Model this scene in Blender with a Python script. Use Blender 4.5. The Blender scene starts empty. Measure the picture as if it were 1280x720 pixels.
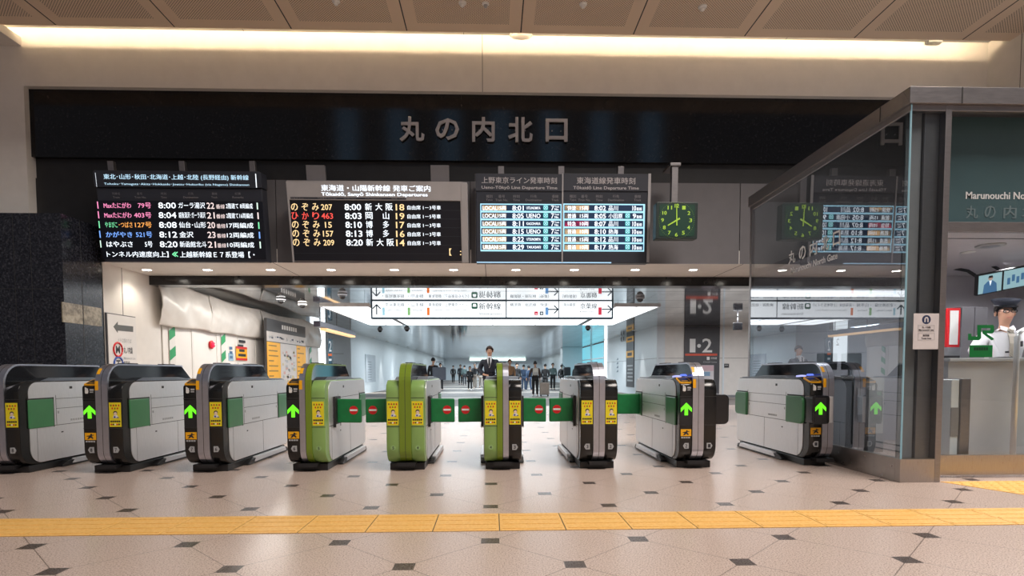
import bpy, bmesh, math, random
from mathutils import Vector, Matrix, Euler
random.seed(11)
SC = bpy.context.scene
COL = SC.collection
PI = math.pi

# ------------------------------------------------------------------ camera
FPX, CYP, PITCH, YAW, ROLL, EYE = 727.7, 500.93, .0489227, .0326396, -.0028653, .9589
def _rows():
    cp, sp = math.cos(PITCH), math.sin(PITCH); c, s = math.cos(YAW), math.sin(YAW); cr, sr = math.cos(ROLL), math.sin(ROLL)
    A = Matrix(((1, 0, 0), (0, 0, -1), (0, 1, 0))); Y = Matrix(((c, -s, 0), (s, c, 0), (0, 0, 1)))
    P = Matrix(((1, 0, 0), (0, cp, -sp), (0, sp, cp))); R = Matrix(((cr, -sr, 0), (sr, cr, 0), (0, 0, 1)))
    return R @ P @ A @ Y
RW = _rows(); RT = RW.transposed(); O = Vector((0, 0, EYE))
def ray(px, py): return RT @ Vector(((px - 640) / FPX, (py - CYP) / FPX, 1))
def atY(px, py, Y): d = ray(px, py); return O + d * (Y / d.y)
def atZ(px, py, Z): d = ray(px, py); return O + d * ((Z - EYE) / d.z)
def atX(px, py, X): d = ray(px, py); return O + d * (X / d.x)
cam = bpy.data.cameras.new('camera'); co = bpy.data.objects.new('camera', cam); COL.objects.link(co)
m3 = Matrix((RW[0], -RW[1], -RW[2])).transposed()
co.matrix_world = Matrix.Translation(O) @ m3.to_4x4()
cam.sensor_width = 36; cam.lens = FPX / 1280 * 36; cam.shift_y = (CYP - 360) / 1280; cam.clip_end = 400; cam.clip_start = .05
SC.camera = co

# ------------------------------------------------------------------ materials
MATS = {}
class NT:
    def __init__(s, m): s.t = m.node_tree; s.n = s.t.nodes; s.l = s.t.links
    def new(s, typ, **kw):
        n = s.n.new(typ)
        for k, v in kw.items(): setattr(n, k, v)
        return n
    def put(s, sock, v):
        if hasattr(v, 'is_output') or isinstance(v, bpy.types.NodeSocket): s.l.new(v, sock)
        else: sock.default_value = v
    def math(s, op, a, b=None, c=None):
        n = s.new('ShaderNodeMath', operation=op); s.put(n.inputs[0], a)
        if b is not None: s.put(n.inputs[1], b)
        if c is not None: s.put(n.inputs[2], c)
        return n.outputs[0]
    def mix(s, f, a, b):
        n = s.new('ShaderNodeMix', data_type='RGBA'); s.put(n.inputs['Factor'], f)
        s.put(n.inputs[6], a); s.put(n.inputs[7], b); return n.outputs[2]
    def pos(s): return s.new('ShaderNodeNewGeometry').outputs['Position']
    def obj(s): return s.new('ShaderNodeTexCoord').outputs['Object']
    def sep(s, v):
        n = s.new('ShaderNodeSeparateXYZ'); s.l.new(v, n.inputs[0]); return n.outputs
    def noise(s, vec, scale, detail=3, rough=.5):
        n = s.new('ShaderNodeTexNoise'); s.l.new(vec, n.inputs['Vector']); n.inputs['Scale'].default_value = scale
        n.inputs['Detail'].default_value = detail; n.inputs['Roughness'].default_value = rough; return n.outputs[0]
    def ramp(s, f, stops):
        n = s.new('ShaderNodeValToRGB'); s.l.new(f, n.inputs[0]); e = n.color_ramp.elements
        while len(e) < len(stops): e.new(.5)
        for x, (p, c) in zip(e, stops): x.position = p; x.color = c if len(c) == 4 else (*c, 1)
        return n.outputs[0]
    def scaled(s, vec, sc):
        n = s.new('ShaderNodeMapping'); s.l.new(vec, n.inputs[0]); n.inputs['Scale'].default_value = sc; return n.outputs[0]
    def bump(s, h, strength, dist=.01):
        n = s.new('ShaderNodeBump'); s.l.new(h, n.inputs['Height']); n.inputs['Strength'].default_value = strength
        n.inputs['Distance'].default_value = dist; return n.outputs[0]
def base(name):
    m = bpy.data.materials.new(name); m.use_nodes = True; MATS[name] = m
    t = NT(m); p = next(n for n in t.n if n.type == 'BSDF_PRINCIPLED'); return m, t, p
def c4(c): return (c[0], c[1], c[2], 1)
def srgb(*c):
    return tuple(((x / 255) / 12.92 if x / 255 <= .04045 else ((x / 255 + .055) / 1.055) ** 2.4) for x in c)
def mat(name, col, rough=.5, metal=0, var=.06, vs=6, emit=0, ecol=None, spec=.5, bump=0, bs=60):
    """painted / plain surface with slight procedural mottling"""
    if name in MATS: return MATS[name]
    m, t, p = base(name)
    p.inputs['Roughness'].default_value = rough; p.inputs['Metallic'].default_value = metal
    p.inputs['Specular IOR Level'].default_value = spec
    if var > 0:
        n = t.noise(t.obj(), vs, 4)
        a = [min(1, x * (1 - var)) for x in col]; b = [min(1, x * (1 + var)) for x in col]
        t.l.new(t.ramp(n, [(.3, a), (.7, b)]), p.inputs['Base Color'])
    else: p.inputs['Base Color'].default_value = c4(col)
    if bump: t.l.new(t.bump(t.noise(t.obj(), bs, 4), bump, .004), p.inputs['Normal'])
    if emit:
        p.inputs['Emission Color'].default_value = c4(ecol or col); p.inputs['Emission Strength'].default_value = emit
    return m
def glow(name, col, s): return mat(name, tuple(x * .3 for x in col), .5, 0, 0, emit=s, ecol=col)
def steel(name, col=(.6, .61, .63), rough=.3, sx=(1, 30, 1), metal=.9):
    if name in MATS: return MATS[name]
    m, t, p = base(name); p.inputs['Metallic'].default_value = metal
    n = t.noise(t.scaled(t.obj(), sx), 14, 3)
    t.l.new(t.ramp(n, [(.3, [x * .93 for x in col]), (.7, [min(1, x * 1.05) for x in col])]), p.inputs['Base Color'])
    t.l.new(t.math('MULTIPLY_ADD', n, .16, rough - .08), p.inputs['Roughness']); return m
def clear(name, tint, gl=1.0, rough=0.0):
    """plain sheet glass: tinted transmission plus Fresnel reflection"""
    m = bpy.data.materials.new(name); m.use_nodes = True; MATS[name] = m
    t = NT(m); t.n.clear(); out = t.new('ShaderNodeOutputMaterial'); mx = t.new('ShaderNodeMixShader')
    tr = t.new('ShaderNodeBsdfTransparent'); tr.inputs[0].default_value = c4(tint)
    g = t.new('ShaderNodeBsdfGlossy'); g.inputs['Roughness'].default_value = rough; g.inputs[0].default_value = (.95, .97, 1, 1)
    fr = t.new('ShaderNodeFresnel'); fr.inputs[0].default_value = 1.5
    geo = t.new('ShaderNodeNewGeometry')      # reflect at the outer face; thin sheet, no inner mirror
    f = t.math('MULTIPLY', t.math('MULTIPLY', fr.outputs[0], gl), t.math('SUBTRACT', 1, geo.outputs['Backfacing']))
    t.l.new(f, mx.inputs[0]); t.l.new(tr.outputs[0], mx.inputs[1]); t.l.new(g.outputs[0], mx.inputs[2])
    t.l.new(mx.outputs[0], out.inputs[0]); return m

M_white = mat('white_paint', (.76, .73, .69), .55, var=.03)
M_whitec = mat('cool_white_panel', (.68, .74, .78), .38, var=.02)
M_soffit = mat('soffit_paint', (.72, .70, .67), .5, var=.03)
M_greyp = mat('grey_panel', (.155, .15, .16), .45, var=.04)
M_black = mat('black_gloss', (.012, .012, .014), .18, var=.2)
M_blackm = mat('black_matt', (.015, .015, .017), .5, var=.2)
M_rubber = mat('black_rubber', (.012, .012, .012), .6, var=.2)
M_shell = mat('dark_shell', (.009, .009, .009), .2, var=.15)
M_shellg = mat('green_shell', srgb(138, 174, 98), .33, var=.04)
M_ribg = mat('olive_stripe', srgb(118, 142, 38), .3, var=.04)
M_hood = mat('smoked_hood', (.012, .014, .018), .06, var=.1, spec=.7)
M_deck = mat('deck_grey', (.16, .19, .23), .35, var=.05)
M_steel = steel('brushed_steel', (.80, .81, .83), .42, metal=.72)
M_rib = steel('satin_stripe', (.52, .53, .60), .32, (1, 1, 1))
M_bsteel = steel('booth_steel', (.42, .39, .37), .3, (20, 1, 1))
M_frame = steel('booth_frame', (.30, .285, .29), .4, (1, 1, 6))
M_dsteel = steel('dark_steel', (.30, .31, .33), .4, (1, 1, 8), .5)
M_plate = mat('plinth_black', (.012, .012, .013), .4, var=.2)
M_rail = steel('foot_rail', (.72, .72, .74), .42)
M_pad = mat('green_pad', srgb(66, 128, 84), .3, var=.06)
M_flap = mat('green_flap', srgb(14, 118, 62), .42, var=.12, vs=14)
M_red = mat('red_mark', srgb(208, 24, 32), .4, var=.03)
M_wmark = mat('white_mark', (.82, .82, .8), .5, var=.02)
M_gmark = mat('grey_mark', (.42, .43, .44), .5, var=.04)
M_yel = mat('yellow_sticker', srgb(238, 220, 36), .45, var=.04)
M_oyel = mat('orange_sticker', srgb(246, 178, 18), .45, var=.04)
M_ink = mat('dark_ink', (.02, .02, .025), .5, var=.1)
M_sk = mat('sticker_skin', srgb(240, 214, 190), .5, var=.02)
M_seam = mat('seam', (.03, .03, .03), .6, var=.1)
E_arrow = glow('green_arrow_light', (.16, 1.0, .02), 1.15)
E_blue = glow('blue_reader_light', (.12, .2, 1.0), 1.3)
E_lilac = glow('lilac_reader_light', (.5, .52, 1.0), 1.1)
E_down = glow('downlight_lens', (1.0, .93, .82), 26)
E_cove = glow('cove_tube', (1.0, .76, .48), 100)
E_panel = glow('ceiling_panel_light', (.93, .97, 1.0), 2.6)
E_sign = glow('sign_light', (.92, .97, 1.0), 1.25)
E_box = glow('lightbox_white', (.9, .97, 1.0), 1.9)
E_far = glow('far_light', (.75, 1.0, .96), 1.7)
E_cyan = glow('shop_light', (.25, .72, .86), .75)

# floor: octagon granite with small dark squares
def floor_material():
    m, t, p = base('hall_floor')
    P = t.pos(); x, y, z = t.sep(P)
    s = .42426
    u = t.math('MULTIPLY', t.math('ADD', x, .01954), 1 / s); v = t.math('MULTIPLY', t.math('SUBTRACT', y, 2.8517), 1 / s)
    a = t.math('MULTIPLY_ADD', t.math('ADD', u, v), .5, .0); b = t.math('MULTIPLY_ADD', t.math('SUBTRACT', u, v), .5, .0)
    da = t.math('SUBTRACT', t.math('FRACT', a), .5); db = t.math('SUBTRACT', t.math('FRACT', b), .5)
    du = t.math('ABSOLUTE', t.math('ADD', da, db)); dv = t.math('ABSOLUTE', t.math('SUBTRACT', da, db))
    sq = t.math('LESS_THAN', t.math('MAXIMUM', du, dv), .123)
    line = t.math('LESS_THAN', t.math('MINIMUM', t.math('ABSOLUTE', da), t.math('ABSOLUTE', db)), .0045)
    hall = t.math('LESS_THAN', y, 10.4)
    n1 = t.noise(P, 120, 3, .75); n2 = t.noise(P, 330, 2, .6); n3 = t.noise(P, 1.1, 3)
    sp = t.math('ADD', t.math('MULTIPLY', n1, .6), t.math('MULTIPLY', n2, .4))
    stone = t.ramp(sp, [(.34, srgb(112, 92, 84)), (.44, srgb(184, 163, 151)), (.55, srgb(212, 193, 182)), (.68, srgb(236, 222, 213))])
    stone = t.mix(t.math('MULTIPLY', n3, .22), stone, c4(srgb(160, 138, 124)))
    c = t.mix(t.math('MULTIPLY', line, .75), stone, c4(srgb(92, 76, 66)))
    c = t.mix(sq, c, c4(srgb(84, 73, 68)))
    # concourse stone beyond the beam: cool grey with pale cross bands
    yb = t.math('FRACT', t.math('MULTIPLY', t.math('SUBTRACT', y, 20.6), 1 / 6.4))
    band = t.math('LESS_THAN', yb, .34)
    cg = t.mix(t.math('MULTIPLY', n3, .3), c4(srgb(92, 86, 82)), c4(srgb(74, 70, 69)))
    cb = t.mix(band, cg, c4(srgb(158, 148, 138)))
    cb = t.mix(t.math('LESS_THAN', y, 16.5), cb, stone)
    cb = t.mix(t.math('MULTIPLY', sq, t.math('LESS_THAN', y, 16.5)), cb, c4(srgb(90, 82, 78)))
    t.l.new(t.mix(hall, cb, c), p.inputs['Base Color'])
    t.l.new(t.math('ADD', t.math('MULTIPLY_ADD', n1, .12, .22), t.math('MULTIPLY', t.math('GREATER_THAN', y, 16.5), .25)), p.inputs['Roughness'])
    p.inputs['Specular IOR Level'].default_value = .5
    t.l.new(t.bump(t.math('SUBTRACT', 1, line), .15, .001), p.inputs['Normal'])
    return m
M_floor = floor_material()
def tactile_material():
    m, t, p = base('tactile_yellow')
    P = t.pos(); n = t.noise(P, 60, 3)
    t.l.new(t.ramp(n, [(.35, srgb(232, 178, 92)), (.65, srgb(246, 198, 118))]), p.inputs['Base Color'])
    p.inputs['Roughness'].default_value = .5; return m
M_tact = tactile_material()
def granite(name, dark, mid, light, rough, sc=40):
    m, t, p = base(name); P = t.pos()
    n = t.noise(P, sc, 5, .75); n2 = t.noise(P, sc * .12, 3)
    c = t.ramp(n, [(.42, dark), (.56, mid), (.72, light)])
    t.l.new(t.mix(t.math('MULTIPLY', n2, .5), c, c4(dark)), p.inputs['Base Color'])
    p.inputs['Roughness'].default_value = rough; return m
M_granite = granite('blue_black_granite', srgb(22, 24, 32), srgb(52, 54, 62), srgb(104, 104, 110), .2, 36)
M_star = granite('black_star_granite', (.003, .003, .004), (.004, .004, .005), (.05, .05, .055), .09, 30)
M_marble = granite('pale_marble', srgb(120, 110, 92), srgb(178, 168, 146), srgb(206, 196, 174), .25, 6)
def ceiling_material(x0, step, ye):
    m, t, p = base('perforated_ceiling'); P = t.pos(); x, y, z = t.sep(P)
    k = t.math('MULTIPLY', t.math('SUBTRACT', x, x0), 1 / step); fx = t.math('FRACT', k)
    inx = t.math('LESS_THAN', t.math('ABSOLUTE', t.math('SUBTRACT', fx, .5)), .395)
    iny = t.math('LESS_THAN', y, ye)
    w = .036
    a = t.math('SUBTRACT', t.math('FRACT', t.math('MULTIPLY', t.math('ADD', x, y), 1 / w)), .5)
    b = t.math('SUBTRACT', t.math('FRACT', t.math('MULTIPLY', t.math('SUBTRACT', x, y), 1 / w)), .5)
    d = t.math('ADD', t.math('MULTIPLY', a, a), t.math('MULTIPLY', b, b))
    hole = t.math('MULTIPLY', t.math('MULTIPLY', t.math('LESS_THAN', d, .07), inx), iny)
    c = t.mix(hole, c4(srgb(228, 208, 186)), c4(srgb(48, 40, 34)))
    t.l.new(c, p.inputs['Base Color']); p.inputs['Roughness'].default_value = .5
    return m
def mirror_ceiling():
    m, t, p = base('metal_ceiling'); P = t.pos(); x, y, z = t.sep(P)
    fy = t.math('FRACT', t.math('MULTIPLY', y, 1 / 1.5))
    ln = t.math('LESS_THAN', fy, .05)
    n = t.noise(t.scaled(P, (2.2, .10, 1)), 1.0, 4)  # streaks put into the colour imitate stretched reflections
    c = t.ramp(n, [(.34, (.46, .48, .50)), (.66, (.80, .82, .84))])
    t.l.new(t.mix(ln, c, c4((.12, .13, .14))), p.inputs['Base Color'])
    p.inputs['Metallic'].default_value = .94
    t.l.new(t.math('MULTIPLY_ADD', t.math('MINIMUM', t.math('MAXIMUM', t.math('MULTIPLY', t.math('SUBTRACT', y, 16), .03), 0), 1), .10, .05), p.inputs['Roughness'])
    return m
M_mirror = mirror_ceiling()
def sheet_material():
    m, t, p = base('plastic_sheet'); n = t.noise(t.obj(), 2.2, 4)
    t.l.new(t.ramp(n, [(.3, (.60, .57, .53)), (.7, (.76, .73, .69))]), p.inputs['Base Color'])
    p.inputs['Roughness'].default_value = .32
    return m
M_sheet = sheet_material()
M_hoard = mat('hoarding_white', (.74, .71, .67), .35, var=.03, vs=2)

# ------------------------------------------------------------------ mesh building
_TXT = {}
def glyphs(body, bold):
    k = (body, bold)
    if k not in _TXT:
        cu = bpy.data.curves.new('t', 'FONT'); cu.body = body; cu.offset = bold; cu.resolution_u = 2
        o = bpy.data.objects.new('t', cu)
        me = bpy.data.meshes.new_from_object(o)
        vs = [(v.co.x, v.co.y) for v in me.vertices]; fs = [tuple(p.vertices) for p in me.polygons]
        bpy.data.objects.remove(o); bpy.data.curves.remove(cu); bpy.data.meshes.remove(me)
        _TXT[k] = (vs, fs)
    return _TXT[k]
def fillet(pts, rads, seg=6):
    out = []; n = len(pts)
    for i in range(n):
        p0, p1, p2 = Vector(pts[i - 1]), Vector(pts[i]), Vector(pts[(i + 1) % n]); r = rads[i] if hasattr(rads, '__len__') else rads
        if r <= 0: out.append(tuple(p1)); continue
        a = (p0 - p1).normalized(); b = (p2 - p1).normalized(); ang = a.angle(b)
        d = min(r / math.tan(ang / 2), (p0 - p1).length * .49, (p2 - p1).length * .49); rr = d * math.tan(ang / 2)
        c = p1 + (a + b).normalized() * (rr / math.sin(ang / 2))
        s = p1 + a * d - c; e = p1 + b * d - c
        a0 = math.atan2(s.y, s.x); a1 = math.atan2(e.y, e.x); dd = (a1 - a0 + PI) % (2 * PI) - PI
        for k in range(seg + 1):
            t = a0 + dd * k / seg; out.append((c.x + rr * math.cos(t), c.y + rr * math.sin(t)))
    return out
class MB:
    def __init__(s): s.v = []; s.f = []; s.fm = []; s.sm = []; s.mats = []
    def mi(s, m):
        if m not in s.mats: s.mats.append(m)
        return s.mats.index(m)
    def add(s, vs, fs, m, smooth=False, xf=None):
        b = len(s.v); k = s.mi(m)
        s.v += [tuple(xf @ Vector(v)) if xf else tuple(v) for v in vs]
        for f in fs: s.f.append(tuple(b + i for i in f)); s.fm.append(k); s.sm.append(smooth)
        return s
    def box(s, a, b, m, xf=None):
        x0, y0, z0 = a; x1, y1, z1 = b
        if x0 > x1: x0, x1 = x1, x0
        if y0 > y1: y0, y1 = y1, y0
        if z0 > z1: z0, z1 = z1, z0
        v = [(x0, y0, z0), (x1, y0, z0), (x1, y1, z0), (x0, y1, z0), (x0, y0, z1), (x1, y0, z1), (x1, y1, z1), (x0, y1, z1)]
        f = [(0, 3, 2, 1), (4, 5, 6, 7), (0, 1, 5, 4), (1, 2, 6, 5), (2, 3, 7, 6), (3, 0, 4, 7)]
        return s.add(v, f, m, xf=xf)
    def ext(s, pts, a, b, m, axis='x', xf=None, smooth=False):
        """extrude a 2-D outline: axis x -> (y,z), y -> (x,z), z -> (x,y)"""
        n = len(pts)
        def P(p, t): return {'x': (t, p[0], p[1]), 'y': (p[0], t, p[1]), 'z': (p[0], p[1], t)}[axis]
        v = [P(p, a) for p in pts] + [P(p, b) for p in pts]
        f = [tuple(range(n)), tuple(range(2 * n - 1, n - 1, -1))]
        s.add(v, f, m, xf=xf)
        s.add(v, [(i, i + n, (i + 1) % n + n, (i + 1) % n) for i in range(n)], m, smooth, xf); return s
    def band(s, outer, inner, a, b, m):
        """open ribbon between two matching (y,z) paths, extruded along x"""
        n = len(outer)
        v = [(a, *p) for p in outer] + [(b, *p) for p in outer] + [(a, *p) for p in inner] + [(b, *p) for p in inner]
        f = []
        for i in range(n - 1):
            f += [(i, i + 1, i + 1 + n, i + n), (2 * n + i, 3 * n + i, 3 * n + i + 1, 2 * n + i + 1), (i, 2 * n + i, 2 * n + i + 1, i + 1), (n + i, n + i + 1, 3 * n + i + 1, 3 * n + i)]
        f += [(0, n, 3 * n, 2 * n), (n - 1, 3 * n - 1, 4 * n - 1, 2 * n - 1)]
        return s.add(v, f, m, False)
    def tube(s, path, r, m, n=10):
        path = [Vector(p) for p in path]; vs = []; fs = []
        for i, p in enumerate(path):
            d = (path[min(i + 1, len(path) - 1)] - path[max(i - 1, 0)]).normalized()
            up = Vector((0, 0, 1)) if abs(d.z) < .9 else Vector((1, 0, 0))
            u = d.cross(up).normalized(); w = u.cross(d)
            rr = r[i] if hasattr(r, '__len__') else r
            vs += [tuple(p + (u * math.cos(2 * PI * k / n) + w * math.sin(2 * PI * k / n)) * rr) for k in range(n)]
        for i in range(len(path) - 1):
            fs += [(i * n + k, i * n + (k + 1) % n, (i + 1) * n + (k + 1) % n, (i + 1) * n + k) for k in range(n)]
        s.add(vs, fs, m, True)
        L = len(path) - 1
        return s.add([vs[k] for k in range(n)] + [vs[L * n + k] for k in range(n)], [tuple(range(n - 1, -1, -1)), tuple(range(n, 2 * n))], m)
    def lathe(s, prof, m, n=20, xf=None):
        vs = []; fs = []
        for r, z in prof: vs += [(r * math.cos(2 * PI * k / n), r * math.sin(2 * PI * k / n), z) for k in range(n)]
        for i in range(len(prof) - 1):
            fs += [(i * n + k, i * n + (k + 1) % n, (i + 1) * n + (k + 1) % n, (i + 1) * n + k) for k in range(n)]
        fs += [tuple(range(n - 1, -1, -1)), tuple((len(prof) - 1) * n + k for k in range(n))]
        return s.add(vs, fs, m, True, xf)
    def ball(s, c, r, m, nu=14, nv=10, keep=None, xf=None):
        vs = []; fs = []; r = r if hasattr(r, '__len__') else (r, r, r)
        U = []
        for j in range(nv + 1):
            th = PI * j / nv
            for i in range(nu):
                a = 2 * PI * i / nu; u = (math.sin(th) * math.cos(a), math.sin(th) * math.sin(a), math.cos(th)); U.append(u)
                vs.append((c[0] + r[0] * u[0], c[1] + r[1] * u[1], c[2] + r[2] * u[2]))
        for j in range(nv):
            for i in range(nu):
                q = (j * nu + i, (j + 1) * nu + i, (j + 1) * nu + (i + 1) % nu, j * nu + (i + 1) % nu)
                mid = [sum(U[k][d] for k in q) / 4 for d in range(3)]
                if keep is None or keep(*mid): fs.append(q)
        return s.add(vs, fs, m, True, xf)
    def disc(s, c, r, m, th=.002, n=24):
        """disc facing -y (towards the viewer of a flat sign)"""
        pts = [(c[0] + r * math.cos(2 * PI * k / n), c[2] + r * math.sin(2 * PI * k / n)) for k in range(n)]
        return s.ext(pts, c[1] - th, c[1], m, 'y')
    def text(s, body, rect, y, m, bold=.0, keep=False):
        """lettering stretched into rect (x0,z0,x1,z1) on the plane y (viewer at -y)"""
        vs, fs = glyphs(body, 0 if any(ord(ch) > 0x2e80 for ch in body) else min(bold, .008))
        if not vs: return s
        ax, bx = min(v[0] for v in vs), max(v[0] for v in vs); az, bz = min(v[1] for v in vs), max(v[1] for v in vs)
        x0, z0, x1, z1 = rect; sx = (x1 - x0) / max(bx - ax, 1e-6); sz = (z1 - z0) / max(bz - az, 1e-6)
        if keep:
            sx = sz = min(sx, sz)
        d = max(0, bold - .006) * 1.1     # heavier lettering: strokes doubled a hair apart
        for e in ((-d, d) if d > .002 else (0,)): s.add([(x0 + (v[0] + e - ax) * sx, y - (.0008 if e > 0 else 0), z0 + (v[1] - az) * sz) for v in vs], fs, m)
        return s
    def text3(s, body, rect, y, th, m, bold=0):
        vs, fs = glyphs(body, bold); b0 = len(s.v); az, bz = min(v[1] for v in vs), max(v[1] for v in vs); ax, bx = min(v[0] for v in vs), max(v[0] for v in vs); x0, z0, x1, z1 = rect
        s.add([(x0 + (v[0] - ax) * (x1 - x0) / (bx - ax), y - th, z0 + (v[1] - az) * (z1 - z0) / (bz - az)) for v in vs], fs, m)
        # walls of the raised letters
        cnt = {}
        for f in fs:
            for i in range(len(f)):
                e = (f[i], f[(i + 1) % len(f)]); cnt[e] = 1
        side = [e for e in cnt if (e[1], e[0]) not in cnt]
        fr = s.v[b0:]; n = len(fr); bk = [(v[0], y, v[2]) for v in fr]
        return s.add(fr + bk, [(a, b, b + n, a + n) for a, b in side], m)
    def build(s, name, parent=None, bevel=0, mw=None, seg=2):
        me = bpy.data.meshes.new(name); me.from_pydata(s.v, [], s.f)
        for m in s.mats: me.materials.append(m)
        for p, k, sm in zip(me.polygons, s.fm, s.sm): p.material_index = k; p.use_smooth = sm
        bm = bmesh.new(); bm.from_mesh(me)
        if s.v and len(s.v) < 4000: bmesh.ops.remove_doubles(bm, verts=bm.verts, dist=1e-5)
        if len(s.v) < 4000: bmesh.ops.recalc_face_normals(bm, faces=bm.faces)
        bm.to_mesh(me); bm.free(); me.update()
        o = bpy.data.objects.new(name, me); COL.objects.link(o)
        if parent: o.parent = parent
        if mw is not None: o.matrix_world = mw
        if bevel:
            b = o.modifiers.new('b', 'BEVEL'); b.width = bevel; b.segments = seg; b.limit_method = 'ANGLE'; b.angle_limit = .7; b.harden_normals = False
        return o
def thing(name, label, cat, mw=None, group=None):
    o = bpy.data.objects.new(name, None); COL.objects.link(o); o.empty_display_size = .1
    if mw is not None: o.matrix_world = mw
    o['label'] = label; o['category'] = cat
    if group: o['group'] = group
    return o
def tag(o, label, cat, group=None):
    o['label'] = label; o['category'] = cat
    if group: o['group'] = group
    return o
def struct(o): o['kind'] = 'structure'; return o
def sbox(name, a, b, m, bevel=0): return struct(MB().box(a, b, m).build(name, bevel=bevel))
ORD = 'first second third fourth fifth sixth seventh eighth ninth tenth eleventh twelfth thirteenth'.split()
class Flat:
    """a flat sign standing in the room: local x to its right, z up, -y towards its viewer"""
    def __init__(s, P0, rz=0, tilt=0):
        s.M = Matrix.Translation(P0) @ Matrix.Rotation(rz, 4, 'Z') @ Matrix.Rotation(tilt, 4, 'X'); s.I = s.M.inverted()
        s.y0 = P0[1] if (abs(P0[0]) < 1e-9 and abs(P0[2]) < 1e-9 and rz == 0) else 0
    def loc(s, px, py, off=0):
        o = s.I @ O; d = s.I.to_3x3() @ ray(px, py); t = (-off - o.y) / d.y; p = o + d * t; return p.x, p.z
    def rect(s, x0, y0, x1, y1, off=0):
        a = s.loc(x0, y0, off); b = s.loc(x1, y1, off); return (min(a[0], b[0]), min(a[1], b[1]), max(a[0], b[0]), max(a[1], b[1]))
    def slab(s, mb, px, m, off=0, th=.004):
        r = s.rect(*px, off); mb.box((r[0], s.y0 - off - th, r[1]), (r[2], s.y0 - off, r[3]), m); return r
    def text(s, mb, body, px, m, off=.005, bold=0, keep=False):
        mb.text(body, s.rect(*px, off), s.y0 - off, m, bold, keep)
def T(x, y, z, rz=0): return Matrix.Translation((x, y, z)) @ Matrix.Rotation(rz, 4, 'Z')

# ------------------------------------------------------------------ the setting
YW, YB = 8.9, 10.1                      # header wall, beam behind the soffit
ZS = atY(616, 329, YW).z                # soffit
ZBM = atY(616, 357, YB).z               # underside of the beam
ZC = 2.62                               # concourse ceiling
ZG = atY(616, 227, YW).z; ZP0 = atY(616, 203, YW).z; ZP1 = atY(616, 121, YW).z
YK = 8.38
ZK = atY(616, 41, YK).z                 # hall ceiling
ZR = atY(616, 51, YW).z                 # top of the light cove
XJ = atY(127, 345, YW).x                # left jamb
YCOL = atX(77, 300, XJ).y               # front of the granite column
ZCOL = atX(77, 267, XJ).z
XR = atY(1225, 62, YW).x                # right return wall
struct(MB().box((-16, -14, -.1), (16, 80, 0), M_floor).build('floor'))
wl = atY(33, 190, YW - .15).x
w = MB(); w.box((-14, YW - .15, ZP1), (XR + .2, YW + .3, ZR), M_white)
w.box((-14, YW - .15, 0), (wl, YW + .3, ZP1), M_white); struct(w.build('wall_front'))
sx = atY(603, 80, YW - .15).x
sbox('trim_1', (sx - .004, YW - .153, ZP1), (sx + .004, YW - .15, ZR), M_seam)
w = MB(); w.box((wl, YW - .06, ZP0), (XR, YW + .3, ZP1), M_star)
w.box((wl, YW + .02, ZG), (XR, YW + .3, ZP0), M_blackm); struct(w.build('wall_granite'))
w = MB(); g0 = atY(333, 280, YW).x
xs = [atY(225, 260, YW).x] + [atY(q, 260, YW).x for q in (345, 588, 925)] + [XR]
w.box((wl, YW, ZS), (xs[0], YW + .3, ZG), M_blackm)
for a, b in zip(xs, xs[1:]): w.box((a + .006, YW, ZS), (b - .006, YW + .3, ZG), M_greyp)
w.box((xs[0], YW + .02, ZS), (XR, YW + .3, ZG), M_seam); struct(w.build('wall_grey'))
w = MB(); w.box((-12, YCOL, 0), (XJ, YW - .16, ZCOL), M_granite); w.box((XJ - .3, YW - .16, 0), (XJ, YW + .02, ZCOL), M_granite)
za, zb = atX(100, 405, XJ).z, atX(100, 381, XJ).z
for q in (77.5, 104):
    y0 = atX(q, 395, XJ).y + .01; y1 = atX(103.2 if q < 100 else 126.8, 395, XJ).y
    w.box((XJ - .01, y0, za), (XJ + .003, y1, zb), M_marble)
for q in (104,): y0 = atX(q, 395, XJ).y; w.box((XJ - .01, y0 - .004, 0), (XJ + .002, y0 + .004, ZCOL), M_seam)
for q in (21, 42): x0 = atY(q, 400, YCOL).x; w.box((x0 - .003, YCOL - .002, 0), (x0 + .003, YCOL + .01, ZCOL), M_seam)
z0 = atY(40, 361, YCOL).z; w.box((-12, YCOL - .002, z0 - .003), (XJ, YCOL + .01, z0 + .003), M_seam)
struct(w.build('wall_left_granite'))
# jamb behind the column, then the opening's soffit and black beam
w = MB(); w.box((XJ - .3, YW, 0), (XJ, YB + .3, ZS), M_white)
y0 = atX(153, 370, XJ).y; w.box((XJ - .01, y0 - .004, 1.0), (XJ + .003, y0 + .004, ZS), M_seam); struct(w.build('wall_left'))
w = MB(); w.box((XJ - .3, YW + .001, ZS - .003), (12, YB + .3, ZS + .2), M_soffit)
for q in (110, 357, 607, 915):
    x0 = atZ(q, 336, ZS).x; w.box((x0 - .005, YW, ZS - .005), (x0 + .005, YB, ZS + .01), M_seam)
struct(w.build('ceiling_soffit'))
sbox('trim_2', (XJ, YB, ZBM), (12, YB + .3, ZS - .004), M_black)
struct(MB().box((-12, YB + .3, ZC), (12, 75, ZC + .2), M_mirror).build('ceiling_concourse'))
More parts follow.
